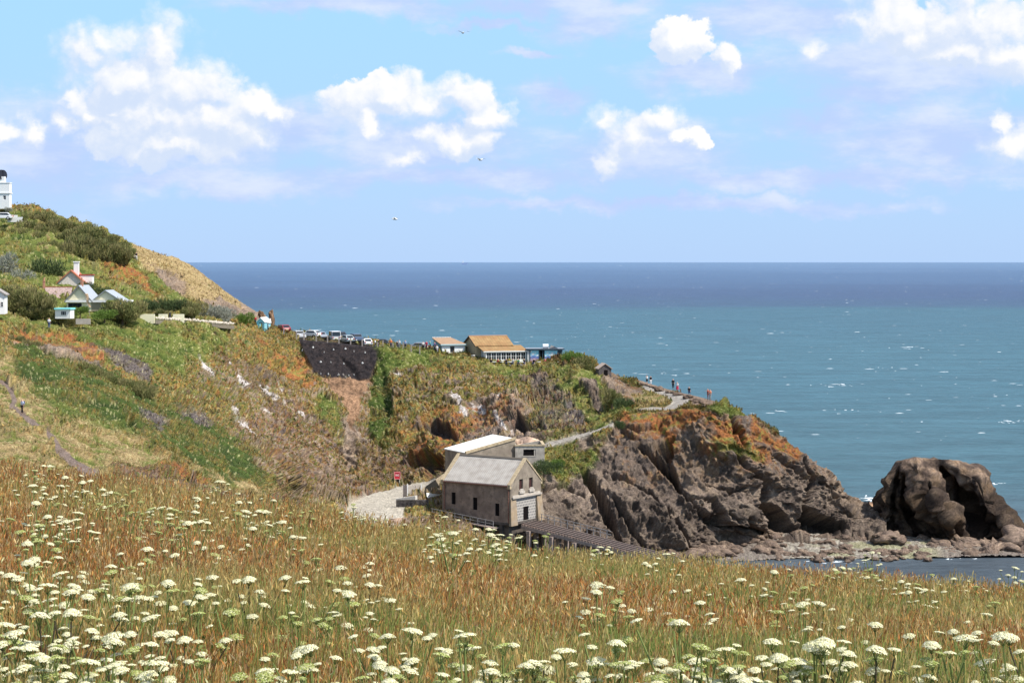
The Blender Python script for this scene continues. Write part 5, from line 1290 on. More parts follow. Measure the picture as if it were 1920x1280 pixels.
    m = MB(); m.box(-6.1, 2.15, -.14, 1.85, z(363), z(361)); m.box(-6.0, 2.08, -.08, 1.78, z(343.4), z(342)); m.build('cornice', mat('bright_white_paint'), f)
    m = MB(); m.box(-6, .85, .2, 1.5, z(342)+.004, z(331)); m.build('upper_block', mat('bright_white_paint'), f); 
    window(f, (.65, 0, z(377.5)+.35), (1, 0, 0), (0, 1, 0), .6, z(367)-z(377.5)-.35, mat('white_paint'), GLASS, 1, 2)
    BK = mat('black_iron', (.02, .02, .03), rough=.4)
    for (x, y) in ((-.55, .6), (-.3, 1.2)):
        m = MB(); c0 = (x-1.6, y+1.2, z(330)+.75); c1 = (x+.55, y-.2, z(328)+.2)
        m.cone((x-1.3, y+1.0, z(322)-1.2), (x-.5, y+.5, z(322)-.75), .25, .35, 12); m.cone((x-.5, y+.5, z(322)-.75), (x+.8, y-.3, z(322)-.6), .35, 1.05, 14); hn = m.build('horn', BK, f)
    m = MB(); m.cone((-.55, 1.2, z(331)), (-.55, 1.2, z(322)-.9), .28, .25, 10); 
    for k in range(3): m.bar((.2+.3*k, .6, z(331)), (.35+.05*k, .6, z(331)+1.3), .05)
    m.build('horn_stand', BK, f)
    p = W(0, 0, 384); z0 = EYE-(411-HZ)/F*384; m = MB()
    for (a, b_, h) in ((14, 32, .85), (32, 42, .45)): 
        A_, B_ = W(a, 0, 384), W(b_, 0, 384); m.box(A_.x+.01, B_.x, 384, 384.3, z0-.6, z0+h)
    o = m.build('white_boundary_wall', WHITE); tag(o, 'stepped low white wall beside the parked white car on the hilltop', 'wall')
houses()
def stone_hut():
    b = gable_house('stone_hut', 'tiny dark stone hut with a pale slab roof above the road', 1134.5, 346, 23.7, 12, 2.2, 2.4, 1.55, .85, mat('dark_stone', (.10, .085, .08), noise=.4, nscale=4), mat('pale_slab', (.42, .33, .27)), over=.2, cat='hut')
    m = MB(); m.box(-.2, .5, -.05, -.01, 0, 1.3); m.build('doorway', VOID, b)
stone_hut()
def kiosks():
    zz = 31.15
    b = gable_house('blue_kiosk', 'tall light blue clifftop kiosk with a white roof and dark door', 488.5, 366, zz, -20, 2.6, 1.7, 2.1, .75, BLUEP, WHITE, over=.12, cat='kiosk')
    m = MB(); m.box(-.35, .4, -.05, -.01, .05, 1.95); m.build('door', mat('grey_door', (.14, .14, .15)), b)
    p = W(500, 0, 367); o = thing('white_kiosk_extension', 'small white and pale blue cabin joined right of the blue kiosk', 'kiosk', (p.x-.6, p.y, zz-.1), R(-8))
    m = MB(); m.box(-.4, .9, 0, 1.6, 0, 1.9); m.build('wall', mat('pale_blue_fascia'), o); m = MB(); m.box(-.5, 1.1, -.2, 1.8, 1.9, 2.02); m.build('roof', WHITE, o); m = MB(); m.box(.3, 1.0, -.03, -.002, .6, 1.5); m.build('hatch', VOID, o); m = MB(); m.box(.4, 1.15, .5, 1.2, 2.02, 2.8); m.build('board_sign', WHITE, o)
    p = W(470, 0, 365); o = thing('low_blue_stall', 'low turquoise stall with a white framed window left of the kiosk', 'kiosk', (p.x, p.y, zz), R(-6))
    m = MB(); m.prism([(0, 0), (1.75, 0), (1.75, 1.6), (0, 1.0)], 1, 0, 1.4); m.build('wall', BLUEP, o); m = MB(); m.hexa([(-.1, -.1, 1.0), (1.8, -.1, 1.63), (1.8, 1.5, 1.63), (-.1, 1.5, 1.0)], [(-.1, -.1, 1.08), (1.8, -.1, 1.72), (1.8, 1.5, 1.72), (-.1, 1.5, 1.08)]); m.build('roof', TURQ, o)
    window(o, (.55, -.01, .1), (1, 0, 0), (0, 1, 0), .8, 1.5, mat('white_paint'), GLASS, 1, 2, .12, -.08)
    for (px, y0, y1, w_, lb) in ((508.5, 588, 624, 5, 'tall ragged rock pinnacle right of the blue kiosk'), (490, 584, 600, 5, 'dark rock knob rising behind the blue kiosk')):
        D = 378; o = boulder_mesh('rock_pinnacle', int(px), 4, (1.1, .9, .7), 1); p = W(px, (y0+y1)/2, D); o.location = p; o.scale = (w_/F*D*.85, .8, (y1-y0)/2/F*D*1.15); tag(o, lb, 'rock')
kiosks()

# ------------------------------------------------------------------ cars
def car(px, D, deg, color, kind, label, z=None):
    p = W(px, 0, D); z = ground_at(px, D) if z is None else z
    c = thing('parked_car' if kind != 'van' else 'parked_van', label, 'car' if kind != 'van' else 'van', (p.x, D, z), R(deg), 'vehicles in the clifftop car park')
    cm = mat('car_paint_%02x%02x%02x' % tuple(int(v*255) for v in color), color, rough=.3, spec=.6)
    # side profile (y along length, z)
    if kind == 'van': pr = [(-2.3, .35), (2.25, .35), (2.4, .6), (2.35, 1.05), (1.75, 1.2), (1.25, 1.95), (-2.2, 2.0), (-2.35, 1.0)]; wtop = .86
    elif kind == 'suv': pr = [(-2.1, .4), (2.1, .4), (2.2, .7), (2.1, 1.05), (1.1, 1.15), (.6, 1.75), (-1.85, 1.78), (-2.15, 1.05)]; wtop = .78
    else: pr = [(-2.0, .3), (2.0, .3), (2.12, .55), (2.0, .82), (1.05, .95), (.35, 1.45), (-1.2, 1.47), (-1.95, .95), (-2.1, .6)]; wtop = .70
    vs = []; n = len(pr); hw_ = .86
    def wid(z_): return hw_ if z_ < 1.1 else wtop
    for s in (-1, 1):
        for (y, z_) in pr: vs.append((s*wid(z_), y, z_))
    fs = [tuple(range(n)), tuple(range(2*n-1, n-1, -1))]+[(i, (i+1) % n, n+(i+1) % n, n+i) for i in range(n)]
    m = MB(); m.add(vs, fs); m.build('body', cm, c, bevel=.05)
    zt = max(q[1] for q in pr); zb = 1.0 if kind == 'car' else 1.1
    yf = pr[4][0]-.08 if kind == 'car' else pr[4][0]; g = MB()
    top = zt-.1; w_ = wtop+.03
    yfr = {'car': (.92, .42), 'suv': (1.02, .62), 'van': (1.68, 1.30)}[kind]; yrr = {'car': (-1.88, -1.28), 'suv': (-2.14, -1.92), 'van': (-2.33, -2.24)}[kind]
    # windscreen and rear screen stand a little proud of the body
    g.hexa([(-w_+.1, yfr[0]+.05, zb), (w_-.1, yfr[0]+.05, zb), (w_-.1, yfr[0]+.10, zb), (-w_+.1, yfr[0]+.10, zb)], [(-w_+.14, yfr[1]+.05, top), (w_-.14, yfr[1]+.05, top), (w_-.14, yfr[1]+.10, top), (-w_+.14, yfr[1]+.10, top)]); g.build('windscreen', GLASS, c)
    g = MB(); g.hexa([(-w_+.1, yrr[0]-.08, zb), (w_-.1, yrr[0]-.08, zb), (w_-.1, yrr[0]-.03, zb), (-w_+.1, yrr[0]-.03, zb)], [(-w_+.14, yrr[1]-.08, top), (w_-.14, yrr[1]-.08, top), (w_-.14, yrr[1]-.03, top), (-w_+.14, yrr[1]-.03, top)]); g.build('rear_screen', GLASS, c)
    for s in (-1, 1):
        g = MB(); x = s*(hw_+.01); x2 = s*(w_-.0)
        g.hexa([(x-.02, yrr[0]+.3, zb), (x+.02, yrr[0]+.3, zb), (x+.02, yfr[0]-.2, zb), (x-.02, yfr[0]-.2, zb)], [(x2-.02, yrr[1]+.15, top), (x2+.03, yrr[1]+.15, top), (x2+.03, yfr[1]-.1, top), (x2-.02, yfr[1]-.1, top)]); g.build('side_windows', GLASS, c)
        for y in (-1.3, 1.3):
            wv = MB(); wv.cone((s*.7, y, .33), (s*.89, y, .33), .33, .33, 14); wo = wv.build('wheel', mat('tyre', (.015, .015, .015)), c); rv = MB(); rv.cone((s*.88, y, .33), (s*.9, y, .33), .19, .17, 10); rv.build('rim', mat('alloy', (.5, .5, .5), rough=.4), wo)
        h = MB(); h.box(s*.68-.14, s*.68+.14, pr[2][0]-.10, pr[2][0]+.03, .55, .72); h.build('headlight', mat('lamp_glass', (.7, .7, .7), rough=.2), c)
        h = MB(); h.box(s*.68-.12, s*.68+.12, pr[-1][0]-.06, pr[-1][0]+.08, .7, .9); h.build('tail_light', mat('red_lamp', (.4, .02, .02), rough=.2), c)
    pl = MB(); pl.box(-.26, .26, pr[-1][0]-.07, pr[-1][0]-.02, .5, .62); pl.build('number_plate', mat('plate', (.7, .65, .3)), c)
    return c
SIL, WHT, DRK, RED = (.42, .43, .45), (.75, .75, .75), (.03, .04, .06), (.25, .02, .03)
for a in [(531, 370, 28, RED, 'car', 'dark red car at the left end of the parked row, by the rock pinnacle'),
          (560, 372, 205, SIL, 'suv', 'silver off roader parked behind the first fence posts'),
          (583, 371, 60, WHT, 'car', 'white hatchback parked right of the silver off roader'),
          (602, 372, 200, (.25, .28, .33), 'car', 'grey saloon with dark glass left of the white van'),
          (627, 371, 15, WHT, 'van', 'white van in the middle of the parked row'),
          (640, 375, 200, DRK, 'car', 'dark car half hidden behind the white van'),
          (651, 371, 25, (.35, .4, .42), 'car', 'pale grey green car right of the white van'),
          (669, 372, 200, (.05, .08, .14), 'suv', 'dark blue car near the right end of the row'),
          (686, 372, 20, WHT, 'car', 'white car at the right end of the row over the dark netting'),
          (771, 383, 80, DRK, 'car', 'dark car behind the fence post beyond the blue shirted visitor'),
          (783, 381, 75, (.3, .3, .32), 'car', 'low grey car beyond the white shirted visitor'),
          (713, 381, 80, DRK, 'car', 'dark car right of the fence end behind the grassy edge')]: car(*a, z=ground_at(a[0], a[1])-(.5 if a[1] > 379 else -.15))
o = car(4, 383, 95, WHT, 'car', 'white car on the hilltop below the foghorn building', z=EYE-(412-HZ)/F*383); o['group'] = ''; del o['group']
# fence of posts and wires along the cliff edge
def cliff_fence():
    f = thing('post_and_wire_fence', 'weathered post and wire fence along the car park edge', 'fence', (0, 0, 0))
    pts = []
    for px in (532, 556, 570, 593, 614, 635.5, 657.5, 679, 708, 718, 737, 756, 771, 787):
        D = 364; p = W(px, 0, D); z = ground_at(px, D); pts.append((p.x, D, z)); m = MB(); m.box(p.x-.11, p.x+.11, D-.1, D+.1, z-.5, z+1.35); m.build('post', mat('grey_timber'), f)
    m = MB()
    for a, b in zip(pts, pts[1:]):
        for dz in (.5, 1.2): m.bar((a[0], a[1], a[2]+dz), (b[0], b[1], b[2]+dz), .02)
    m.build('wire', RAIL, f)
cliff_fence()
def net_bolts():
    for i, (px, py) in enumerate([(608, 660), (625, 657), (647, 654), (664, 659), (684, 661), (602, 678), (620, 680), (645, 679), (679, 680), (601, 702), (616, 703), (635, 704), (654, 705), (567, 653), (586, 652), (664, 699)]):
        d2 = (px0-px)**2+(py0-py)**2+hidden*1e6; j = int(np.argmin(d2)); p = P4[j]+NR[j]*.06
        m = MB(); m.cone(p, p+NR[j]*.12, .10+.05*(i%3), .07, 8); m.cone(p+NR[j]*.12, p+NR[j]*.3, .07, .05, 6)
        o = m.build('anchor_plate', mat('white_plate', (.7, .7, .68))); tag(o, 'small white rock anchor plate pinning the dark netting', 'anchor plate', 'anchor plates on the cliff netting')
net_bolts()
def platform():
    p = W(871, 0, 100000*.33); D = 33000; p = W(871, 0, D); t = thing('distant_ship', 'tiny pale ship on the horizon', 'ship', (p.x, D, 0))
    m = MB(); m.prism([(-45, 0), (45, 0), (60, 30), (-50, 30)], 1, -15, 15); m.build('hull', mat('hazy_blue', (.25, .33, .5)), t)
    m = MB(); m.box(-45, -12, -12, 12, 30, 55); m.box(-30, -22, -4, 4, 55, 85); m.build('superstructure', mat('hazy_white', (.6, .65, .7)), t)
platform()
def gulls():
    for i, (px, py, D, lb) in enumerate([(868, 62, 160, 'white gull gliding high above the horizon, topmost of three'), (901, 300, 170, 'white gull flying right of the middle cloud, just below it'), (741, 411, 170, 'white gull flying low over the horizon')]):
        p = W(px, py, D); g = thing('gull', lb, 'bird', p, R(20+i*30)); m = MB(); m.ball((0, 0, 0), .09, .24, .08, 8, 5); m.ball((0, .26, .04), .05, .07, .05, 6, 4); m.add([(-.04, -.2, 0), (.04, -.2, 0), (.09, -.38, 0), (-.09, -.38, 0)], [(0, 1, 2, 3)]); m.build('body', mat('gull_white', (.75, .75, .72)), g, smooth=True)
        for s in (-1, 1): m = MB(); m.add([(s*.05, .1, .03), (s*.05, -.08, .03), (s*.38, -.02, .16), (s*.38, .12, .16), (s*.68, -.08, .08)], [(0, 1, 2, 3), (3, 2, 4)]); m.build('wing', mat('gull_grey', (.6, .6, .6)), g)
gulls()
# ------------------------------------------------------------------ people
def skinned(name, pts, edges, radii, mtl, parent, root=0, sub=1):
    me = bpy.data.meshes.new(name); me.from_pydata([tuple(p) for p in pts], edges, []); me.update()
    o = bpy.data.objects.new(name+'_tmp', me); COL.objects.link(o)
    o.modifiers.new('s', 'SKIN'); o.modifiers.new('d', 'SUBSURF').levels = sub
    for i, r in enumerate(radii):
        v = me.skin_vertices[0].data[i]; v.radius = (r, r) if not hasattr(r, '__len__') else r; v.use_root = (i == root)
    dg = bpy.context.evaluated_depsgraph_get(); dg.update()
    m2 = bpy.data.meshes.new_from_object(o.evaluated_get(dg)); m2.name = name
    bpy.data.objects.remove(o); bpy.data.meshes.remove(me)
    m2.materials.clear(); m2.materials.append(mtl)
    m2.polygons.foreach_set('use_smooth', [True]*len(m2.polygons))
    q = bpy.data.objects.new(name, m2); COL.objects.link(q); q.parent = parent; CH.setdefault(parent.name, []).append(q)
    return q
SKIN = mat('skin', (.52, .30, .21), rough=.6)
def colmat(c): return mat('cloth_%02x%02x%02x' % tuple(int(v*255) for v in c), c, rough=.9, spec=.1)
def person(px, D, face, top, legs, label, pose='stand', hair=(.05, .03, .02), z=None, h=1.72, skirt=False, pack=None, shorts=False, group=None):
    """face: heading in degrees, 0 looks away from the viewer"""
    p = W(px, 0, D); z = ground_at(px, D) if z is None else z
    t = thing('person', label, 'person', (p.x, D, z), R(face), group); k = h/1.72
    S = lambda *a: Vector(a)*k
    sit = pose == 'sit'; zo = -.42 if sit else 0
    pel = S(0, 0, .93+zo); che = S(0, .02, 1.28+zo); nk = S(0, .02, 1.46+zo); hd = S(0, .05, 1.60+zo); tp = S(0, .04, 1.70+zo)
    lean = .0
    if pose == 'bend': che = S(0, .25, 1.18); nk = S(0, .42, 1.28); hd = S(0, .55, 1.34); tp = S(0, .62, 1.42)
    if pose == 'walk': st = .22
    else: st = .03
    hipL, hipR = S(-.09, 0, .88+zo), S(.09, 0, .88+zo)
    if sit: kL, kR, aL, aR = S(-.11, .42, .50), S(.11, .42, .50), S(-.11, .46, .08), S(.11, .46, .08)
    else: kL, kR, aL, aR = S(-.10, st*.7+.03, .48), S(.10, -st*.3+.02, .48), S(-.11, st, .07), S(.11, -st, .07)
    tL, tR = aL+S(0, .16, -.04), aR+S(0, .16, -.04)
    shL, shR = nk+S(-.18, 0, -.07), nk+S(.18, 0, -.07)
    if pose == 'point': eR = shR+S(.27, .04, -.02); wR = eR+S(.26, .02, .02)
    elif pose == 'photo': eR = shR+S(.05, .2, -.18); wR = eR+S(-.1, .1, .2)
    elif sit: eR = shR+S(.05, .06, -.26); wR = eR+S(-.04, .22, -.02)
    else: eR = shR+S(.06, -.03, -.27); wR = eR+S(.0, .08, -.24)
    eL = shL+S(-.06, -.03, -.27) if pose != 'photo' else shL+S(-.05, .2, -.18); wL = eL+(S(.0, .08, -.24) if pose != 'photo' else S(.1, .1, .2))
    if pose == 'hips': eL = shL+S(-.2, -.05, -.22); wL = eL+S(.16, .08, -.12)
    hnL, hnR = wL+(wL-eL).normalized()*.09*k, wR+(wR-eR).normalized()*.09*k
    pts = [pel, che, nk, hd, tp, hipL, kL, aL, tL, hipR, kR, aR, tR, shL, eL, wL, hnL, shR, eR, wR, hnR]
    ed = [(0, 1), (1, 2), (2, 3), (3, 4), (0, 5), (5, 6), (6, 7), (7, 8), (0, 9), (9, 10), (10, 11), (11, 12), (2, 13), (13, 14), (14, 15), (15, 16), (2, 17), (17, 18), (18, 19), (19, 20)]
    rd = [.12, .13, .055, .095, .07, .08, .055, .04, .035, .08, .055, .04, .035, .05, .038, .028, .03, .05, .038, .028, .03]
    b = skinned('body', pts, ed, [r*k for r in rd], SKIN, t)
    # face details
    fm = MB(); f0 = hd; fm.ball(f0+S(0, .1, -.01), .014*k, .02*k, .02*k, 6, 4)
    for s in (-1, 1): fm.ball(f0+S(s*.035, .085, .02), .012*k, .01*k, .01*k, 5, 3); fm.ball(f0+S(s*.09, .0, .0), .012*k, .02*k, .03*k, 5, 3)
    fm.build('face_features', mat('face_dark', (.3, .15, .1)), b)
    fg = MB()
    for hn, wr in ((hnL, wL), (hnR, wR)):
        d = (hn-wr).normalized()
        for j in range(4): fg.cone(hn+S(.0, (j-1.5)*.02, 0), hn+d*(.07+.01*(1.5-abs(j-1.5)))*k+S(.01, (j-1.5)*.02, -.005), .009*k, .007*k, 5)
        fg.cone(hn-d*.02*k+S(0, .03, 0), hn+d*.03*k+S(0, .05, 0), .01*k, .008*k, 5)
    fg.build('fingers', SKIN, b)
    skinned('hair', [hd+S(0, -.03, .06), hd+S(0, -.06, -.02)], [(0, 1)], [.085*k, .07*k], colmat(hair), t)
    cm = colmat(top)
    skinned('top', [pel+S(0, 0, .03), che, nk+S(0, 0, -.05), shL, (shL+eL)/2, eL, shR, (shR+eR)/2, eR], [(0, 1), (1, 2), (2, 3), (3, 4), (4, 5), (2, 6), (6, 7), (7, 8)], [r*k for r in (.155, .165, .09, .085, .065, .055, .085, .065, .055)], cm, t, root=1)
    if skirt:
        m = MB(); m.cone(pel+S(0, 0, .08), pel+S(0, .02, -.55), .17*k, .28*k, 12); m.build('skirt', colmat(legs), t)
    else:
        e1, e2 = (kL, kR) if shorts else (aL+S(0, 0, .04), aR+S(0, 0, .04))
        pl = [pel, hipL, kL, e1, hipR, kR, e2] if not shorts else [pel, hipL, (hipL+kL)/2, e1, hipR, (hipR+kR)/2, e2]
        skinned('trousers', pl, [(0, 1), (1, 2), (2, 3), (0, 4), (4, 5), (5, 6)], [r*k for r in (.15, .11, .085, .06, .11, .085, .06)], colmat(legs), t)
    for a, b_ in ((aL, tL), (aR, tR)):
        m = MB(); m.ball((a+b_)/2+S(0, 0, -.01), .055*k, .14*k, .05*k, 8, 5); m.build('shoe', colmat((.05, .045, .04)), t)
    if pack: m = MB(); m.box(-.16*k, .16*k, che.y-.34*k, che.y-.15*k, che.z-.22*k, che.z+.18*k); m.build('backpack', colmat(pack), t, bevel=.04)
    return t
NVY, BLK, WTE, GRY = (.03, .04, .09), (.015, .015, .018), (.75, .75, .75), (.25, .26, .28)
person(42, 219, 150, (.45, .5, .62), BLK, 'walker in a pale blue top and black trousers on the footpath', 'walk', pack=(.05, .06, .1), z=ground_at(42, 219)+.15)
person(92, 305, 10, (.6, .66, .72), (.08, .12, .22), 'person in a pale top and dark blue trousers below the hedge', 'stand', pack=(.6, .6, .62))
person(250.5, 381, 200, (.02, .02, .02), GRY, 'dark haired walker in black, left of the pair on the headland path', 'walk')
person(255.5, 381, 200, (.03, .03, .05), (.5, .5, .5), 'walker with a black top and pale trousers, right of the pair on the headland path', 'walk')
person(478.5, 363.6, 10, (.5, .03, .05), BLK, 'person in a red top at the counter of the low blue stall', 'stand')
for a in [(703.5, 366, 90, (.7, .7, .7), NVY, 'visitor in a white top leaning at the end of the fence', 'stand'), (710, 366.5, 100, BLK, BLK, 'visitor in black right of the white topped one at the fence end', 'stand'),
          (733, 367, 0, (.85, .25, .1), NVY, 'person in a bright orange top behind the grassy edge', 'stand'), (745, 367.5, 30, BLK, NVY, 'person in black beside the tall white shirted visitor', 'stand'), (748.5, 367, 340, WTE, GRY, 'tall visitor in a white shirt left of the blue shirted one', 'hips'),
          (760, 368, 0, (.3, .42, .65), NVY, 'person in a light blue shirt before the dark parked car', 'stand'), (793.5, 368, 20, WTE, BLK, 'visitor in a white shirt left of the red topped one', 'stand'), (799.5, 368, 350, (.5, .04, .09), (.12, .03, .06), 'visitor in a dark red top near the shop', 'hips'),
          (806.5, 368, 90, (.1, .35, .3), BLK, 'visitor in a green top between the red top and the shop', 'stand'), (815.5, 368.5, 80, (.15, .1, .25), NVY, 'visitor in a purple top at the left corner of the white shop', 'stand'),
          (819.5, 368, 30, WTE, (.3, .3, .35), 'visitor in a white shirt passing the left corner of the white shop', 'walk')]:
    person(a[0], a[1], a[2], a[3], a[4], a[5], a[6], z=ground_at(a[0], a[1])+.15)
person(836, 367.5, 250, BLK, (.03, .03, .03), 'visitor in black stooping before the white shop wall', 'bend', z=25.95)
person(1213, 343.5, 10, WTE, BLK, 'person in a white shirt and black shorts, left one by the far road verge', 'photo', shorts=True, h=1.7, z=max(ground_at(1213, 343.5), W(1213, 721, 343.5).z)+.05)
person(1220, 342.5, 190, BLK, (.7, .7, .7), 'person in a black top and white trousers by the far road verge', 'stand', h=1.65, z=max(ground_at(1220, 342.5), W(1220, 722, 342.5).z)+.05)
person(1262, 330, 180, BLK, BLK, 'tall dark clothed person standing on the verge', 'stand', h=1.75, z=max(ground_at(1262, 330), W(1262, 729, 330).z)+.05)
person(1270, 326, 175, (.65, .65, .68), (.4, .03, .06), 'person in a pale top and red skirt on the verge', 'stand', skirt=True, h=1.6, z=max(ground_at(1270, 326), W(1270, 734, 326).z)+.05)
person(1292, 318, 180, BLK, NVY, 'dark clothed person sitting on a flat stone', 'sit', z=max(ground_at(1292, 318), W(1292, 741, 318).z)+.2)
person(1327.5, 304.2, 100, (.45, .05, .05), (.2, .05, .05), 'person in a dark red jacket half behind the pointing one', 'stand', h=1.72, z=max(ground_at(1327.5, 304.2), W(1327.5, 748.5, 304.2).z)+.05)
person(1331.5, 303.5, 150, (.9, .35, .2), (.4, .38, .36), 'person in an orange top pointing right with one arm', 'point', h=1.68, z=max(ground_at(1331.5, 303.5), W(1331.5, 749.5, 303.5).z)+.05)
# guests at the terrace tables
gs = [(921, BLK), (934, (.5, .05, .08)), (949, BLK), (962, (.6, .6, .6)), (972, (.1, .3, .15)), (983, BLK), (1001, BLK), (1022, (.6, .1, .12)), (1035, (.5, .4, .45)), (1050, (.6, .03, .04))]
gl = ['guest in black at the left end of the terrace tables', 'guest in dark red at the second terrace table', 'guest in black before the middle of the glazed front', 'guest in pale grey right of the middle terrace tables', 'guest in green near the right end of the glazed front', 'guest in black at the right corner of the glazed front', 'guest in black before the left seascape panel', 'guest in red left of the larger seascape panel', 'guest in pinkish grey before the larger seascape panel', 'guest in bright red at the right end of the terrace']
def table_set(px, D, z, rz, label):
    p = W(px, 0, D); t = thing('terrace_table', label, 'table', (p.x, D, z), rz, 'white tables on the cafe terrace')
    m = MB(); m.cone((0, 0, .68), (0, 0, .73), .45, .45, 12); m.build('tabletop', WHITE, t); m = MB(); m.cone((0, 0, 0), (0, 0, .68), .05, .04, 6); m.cone((0, 0, 0), (0, 0, .04), .25, .2, 8); m.build('pedestal', RAIL, t)
tl = ['white round table left of all on the terrace', 'white round table before the second window bay', 'white round table before the middle bays', 'white round table near the right window bays', 'white round table before the left seascape panel', 'white round table before the right seascape panel']
for i, px in enumerate((927, 941, 956, 978, 1010, 1043)): table_set(px, 362.9, 24.9, 0, tl[i])
for (px, tc_), lb in zip(gs, gl):
    p = W(px, 0, 363.6); c = thing('terrace_chair', lb.replace('guest', 'chair of the guest'), 'chair', (p.x, 363.6, 24.9), 0, 'terrace chairs')
    m = MB(); m.box(-.22, .22, -.22, .22, .4, .45); m.build('seat', WHITE, c); m = MB(); m.box(-.22, .22, .2, .24, .45, .9); m.build('backrest', WHITE, c)
    for x in (-.2, .2):
        for y in (-.2, .2): m = MB(); m.box(x-.02, x+.02, y-.02, y+.02, 0, .4); m.build('leg', WHITE, c)
    person(px, 363.6, 180+random.uniform(-40, 40), tc_, NVY, lb, 'sit', z=24.9)

# ------------------------------------------------------------------ bushes
def bush_mesh(seed, cols, n=1500, h=1.0, upright=.6, leaf=.12, wisp=0.0):
    r = np.random.default_rng(seed)
    nl = 9; cx = r.normal(0, .42, nl); cy = r.normal(0, .42, nl); cz = r.uniform(.35, .72, nl)*h; cr = r.uniform(.28, .46, nl)
    k = r.integers(0, nl, n); d = r.normal(0, 1, (n, 3)); d /= np.linalg.norm(d, axis=1, keepdims=True)
    rad = cr[k]*(.55+.5*r.random(n)**.5)
    c = np.stack([cx[k], cy[k], cz[k]], -1)+d*rad[:, None]*np.array([1, 1, 1.0*h])
    c[:, 2] = np.maximum(c[:, 2], .02)
    up = d*(1-upright)+np.array([.12, 0, 1])*upright+r.normal(0, .25, (n, 3)); up /= np.linalg.norm(up, axis=1, keepdims=True)
    sd_ = np.cross(up, r.normal(0, 1, (n, 3))); sd_ /= np.linalg.norm(sd_, axis=1, keepdims=True)
    L = leaf*r.uniform(.7, 1.7, n)*(1+wisp); wd = leaf*r.uniform(.22, .42, n)
    V = np.stack([c-sd_*wd[:, None]*.5, c+sd_*wd[:, None]*.5, c+up*L[:, None]+sd_*wd[:, None]*.15, c+up*L[:, None]-sd_*wd[:, None]*.15], 1)
    lob = r.random(nl); C = ramp(np.clip(lob[k]*.5+r.random(n)*.5, 0, 1), cols)*r.uniform(.7, 1.3, n)[:, None]
    return V, np.repeat(C[:, None], 4, 1)
LEAF = mat('leaves', attr='Col', rough=.8, spec=.15, trans=.25)
BARK = mat('bark', (.10, .07, .05))
PAL = {'tamarisk': [c_(.08,.10,.03), c_(.16,.175,.06), c_(.27,.24,.10), c_(.21,.18,.09)], 'silver': [c_(.14,.15,.11), c_(.27,.28,.22), c_(.36,.36,.30), c_(.2,.19,.15)],
       'dark': [c_(.035,.055,.025), c_(.07,.10,.04), c_(.12,.15,.055)], 'bright': [c_(.08,.14,.03), c_(.16,.24,.05), c_(.11,.17,.04)]}
PROTO = {}
def bush_proto(kind, i):
    key = (kind, i)
    if key in PROTO: return PROTO[key]
    V, C = bush_mesh(900+i*7+len(kind), PAL[kind], 2600 if kind != 'dark' else 2200, 1.0, {'tamarisk': .75, 'silver': .35, 'dark': .45, 'bright': .6}[kind], {'tamarisk': .15, 'silver': .10, 'dark': .12, 'bright': .12}[kind])
    t = thing('shrub', 'x', 'shrub')
    np_mesh('foliage', V.reshape(-1, 3), np.arange(V.shape[0]*4), 4, LEAF, np.clip(C.reshape(-1, 3), 0, 1), parent=t)
    m = MB(); m.cone((0, 0, -.3), (.03, 0, .35), .06, .035, 6)
    for a in range(5): m.cone((0, 0, .2), (.35*math.cos(a*1.3), .35*math.sin(a*1.3), .6), .03, .012, 5)
    m.build('stem', BARK, t)
    PROTO[key] = [t, False]; return PROTO[key]
rb = random.Random(77)
def bush(px, py, D, wpx, hpx, kind, label, group=None, zpx=True):
    pr = bush_proto(kind, rb.randrange(3))
    p = W(px, py, D); s = wpx/F*D/1.55; sz = hpx/F*D/1.1
    if pr[1]: o = copy_tree(pr[0])
    else: o = pr[0]; pr[1] = True
    o.location = p; o.scale = (s, s*.85, sz); o.rotation_euler = (0, 0, rb.uniform(0, 6.28)); o['label'] = label
    if group: o['group'] = group
    elif 'group' in o: del o['group']
    return o
G1 = ('dull green tamarisk in the thicket covering the hilltop slope', 'tamarisk thicket on the hill')
for (px, py, w_, h_) in [(55,422,34,22),(85,424,36,28),(110,430,34,22),(135,434,34,18),(160,440,36,20),(185,449,34,20),(207,459,32,18),(228,470,28,16),(243,479,22,14),
        (8,452,40,24),(40,454,40,26),(72,460,38,26),(95,452,40,28),(125,460,40,30),(155,466,40,28),(185,474,40,26),(212,482,36,24),
        (100,482,36,30),(128,490,42,36),(155,494,42,36),(183,495,42,34),(210,496,40,32),(233,496,34,30),(118,438,44,26),(175,455,44,28),(60,440,44,26),(140,478,50,36),(195,486,50,34),(225,488,40,30),(70,440,36,22),(150,452,40,22),(60,470,30,18)]:
    D = np.interp(py, [415, 440, 470, 500], [392, 385, 376, 368]); bush(px, py, D, w_, h_, 'tamarisk', *G1)
G2 = ('silvery grey shrub of the clump at the left edge above the houses', 'silver shrubs above the houses')
for (px, py, w_, h_) in [(5,535,60,62),(35,548,50,46),(62,552,34,30),(-10,560,50,50),(20,556,40,30)]: bush(px, py, 345, w_, h_, 'silver', *G2)
bush(92, 540, 350, 62, 54, 'dark', 'round dark green shrub left of the pale brick gable')
G3 = ('olive hedge shrub in the wedge below the tiled cottage', 'hedge shrubs below the cottages')
for (px, py, w_, h_) in [(10,566,46,30),(40,572,46,32),(68,578,46,32),(92,580,38,26),(20,592,44,22),(52,596,44,22),(85,600,42,22),(110,606,40,24),(128,612,34,18),(30,584,44,22),(72,590,40,22)]: bush(px, py, 314, w_, h_, 'tamarisk', *G3)
bush(229, 604, 324, 62, 42, 'tamarisk', 'broad rusty green shrub hiding the corner of the cream bungalow')
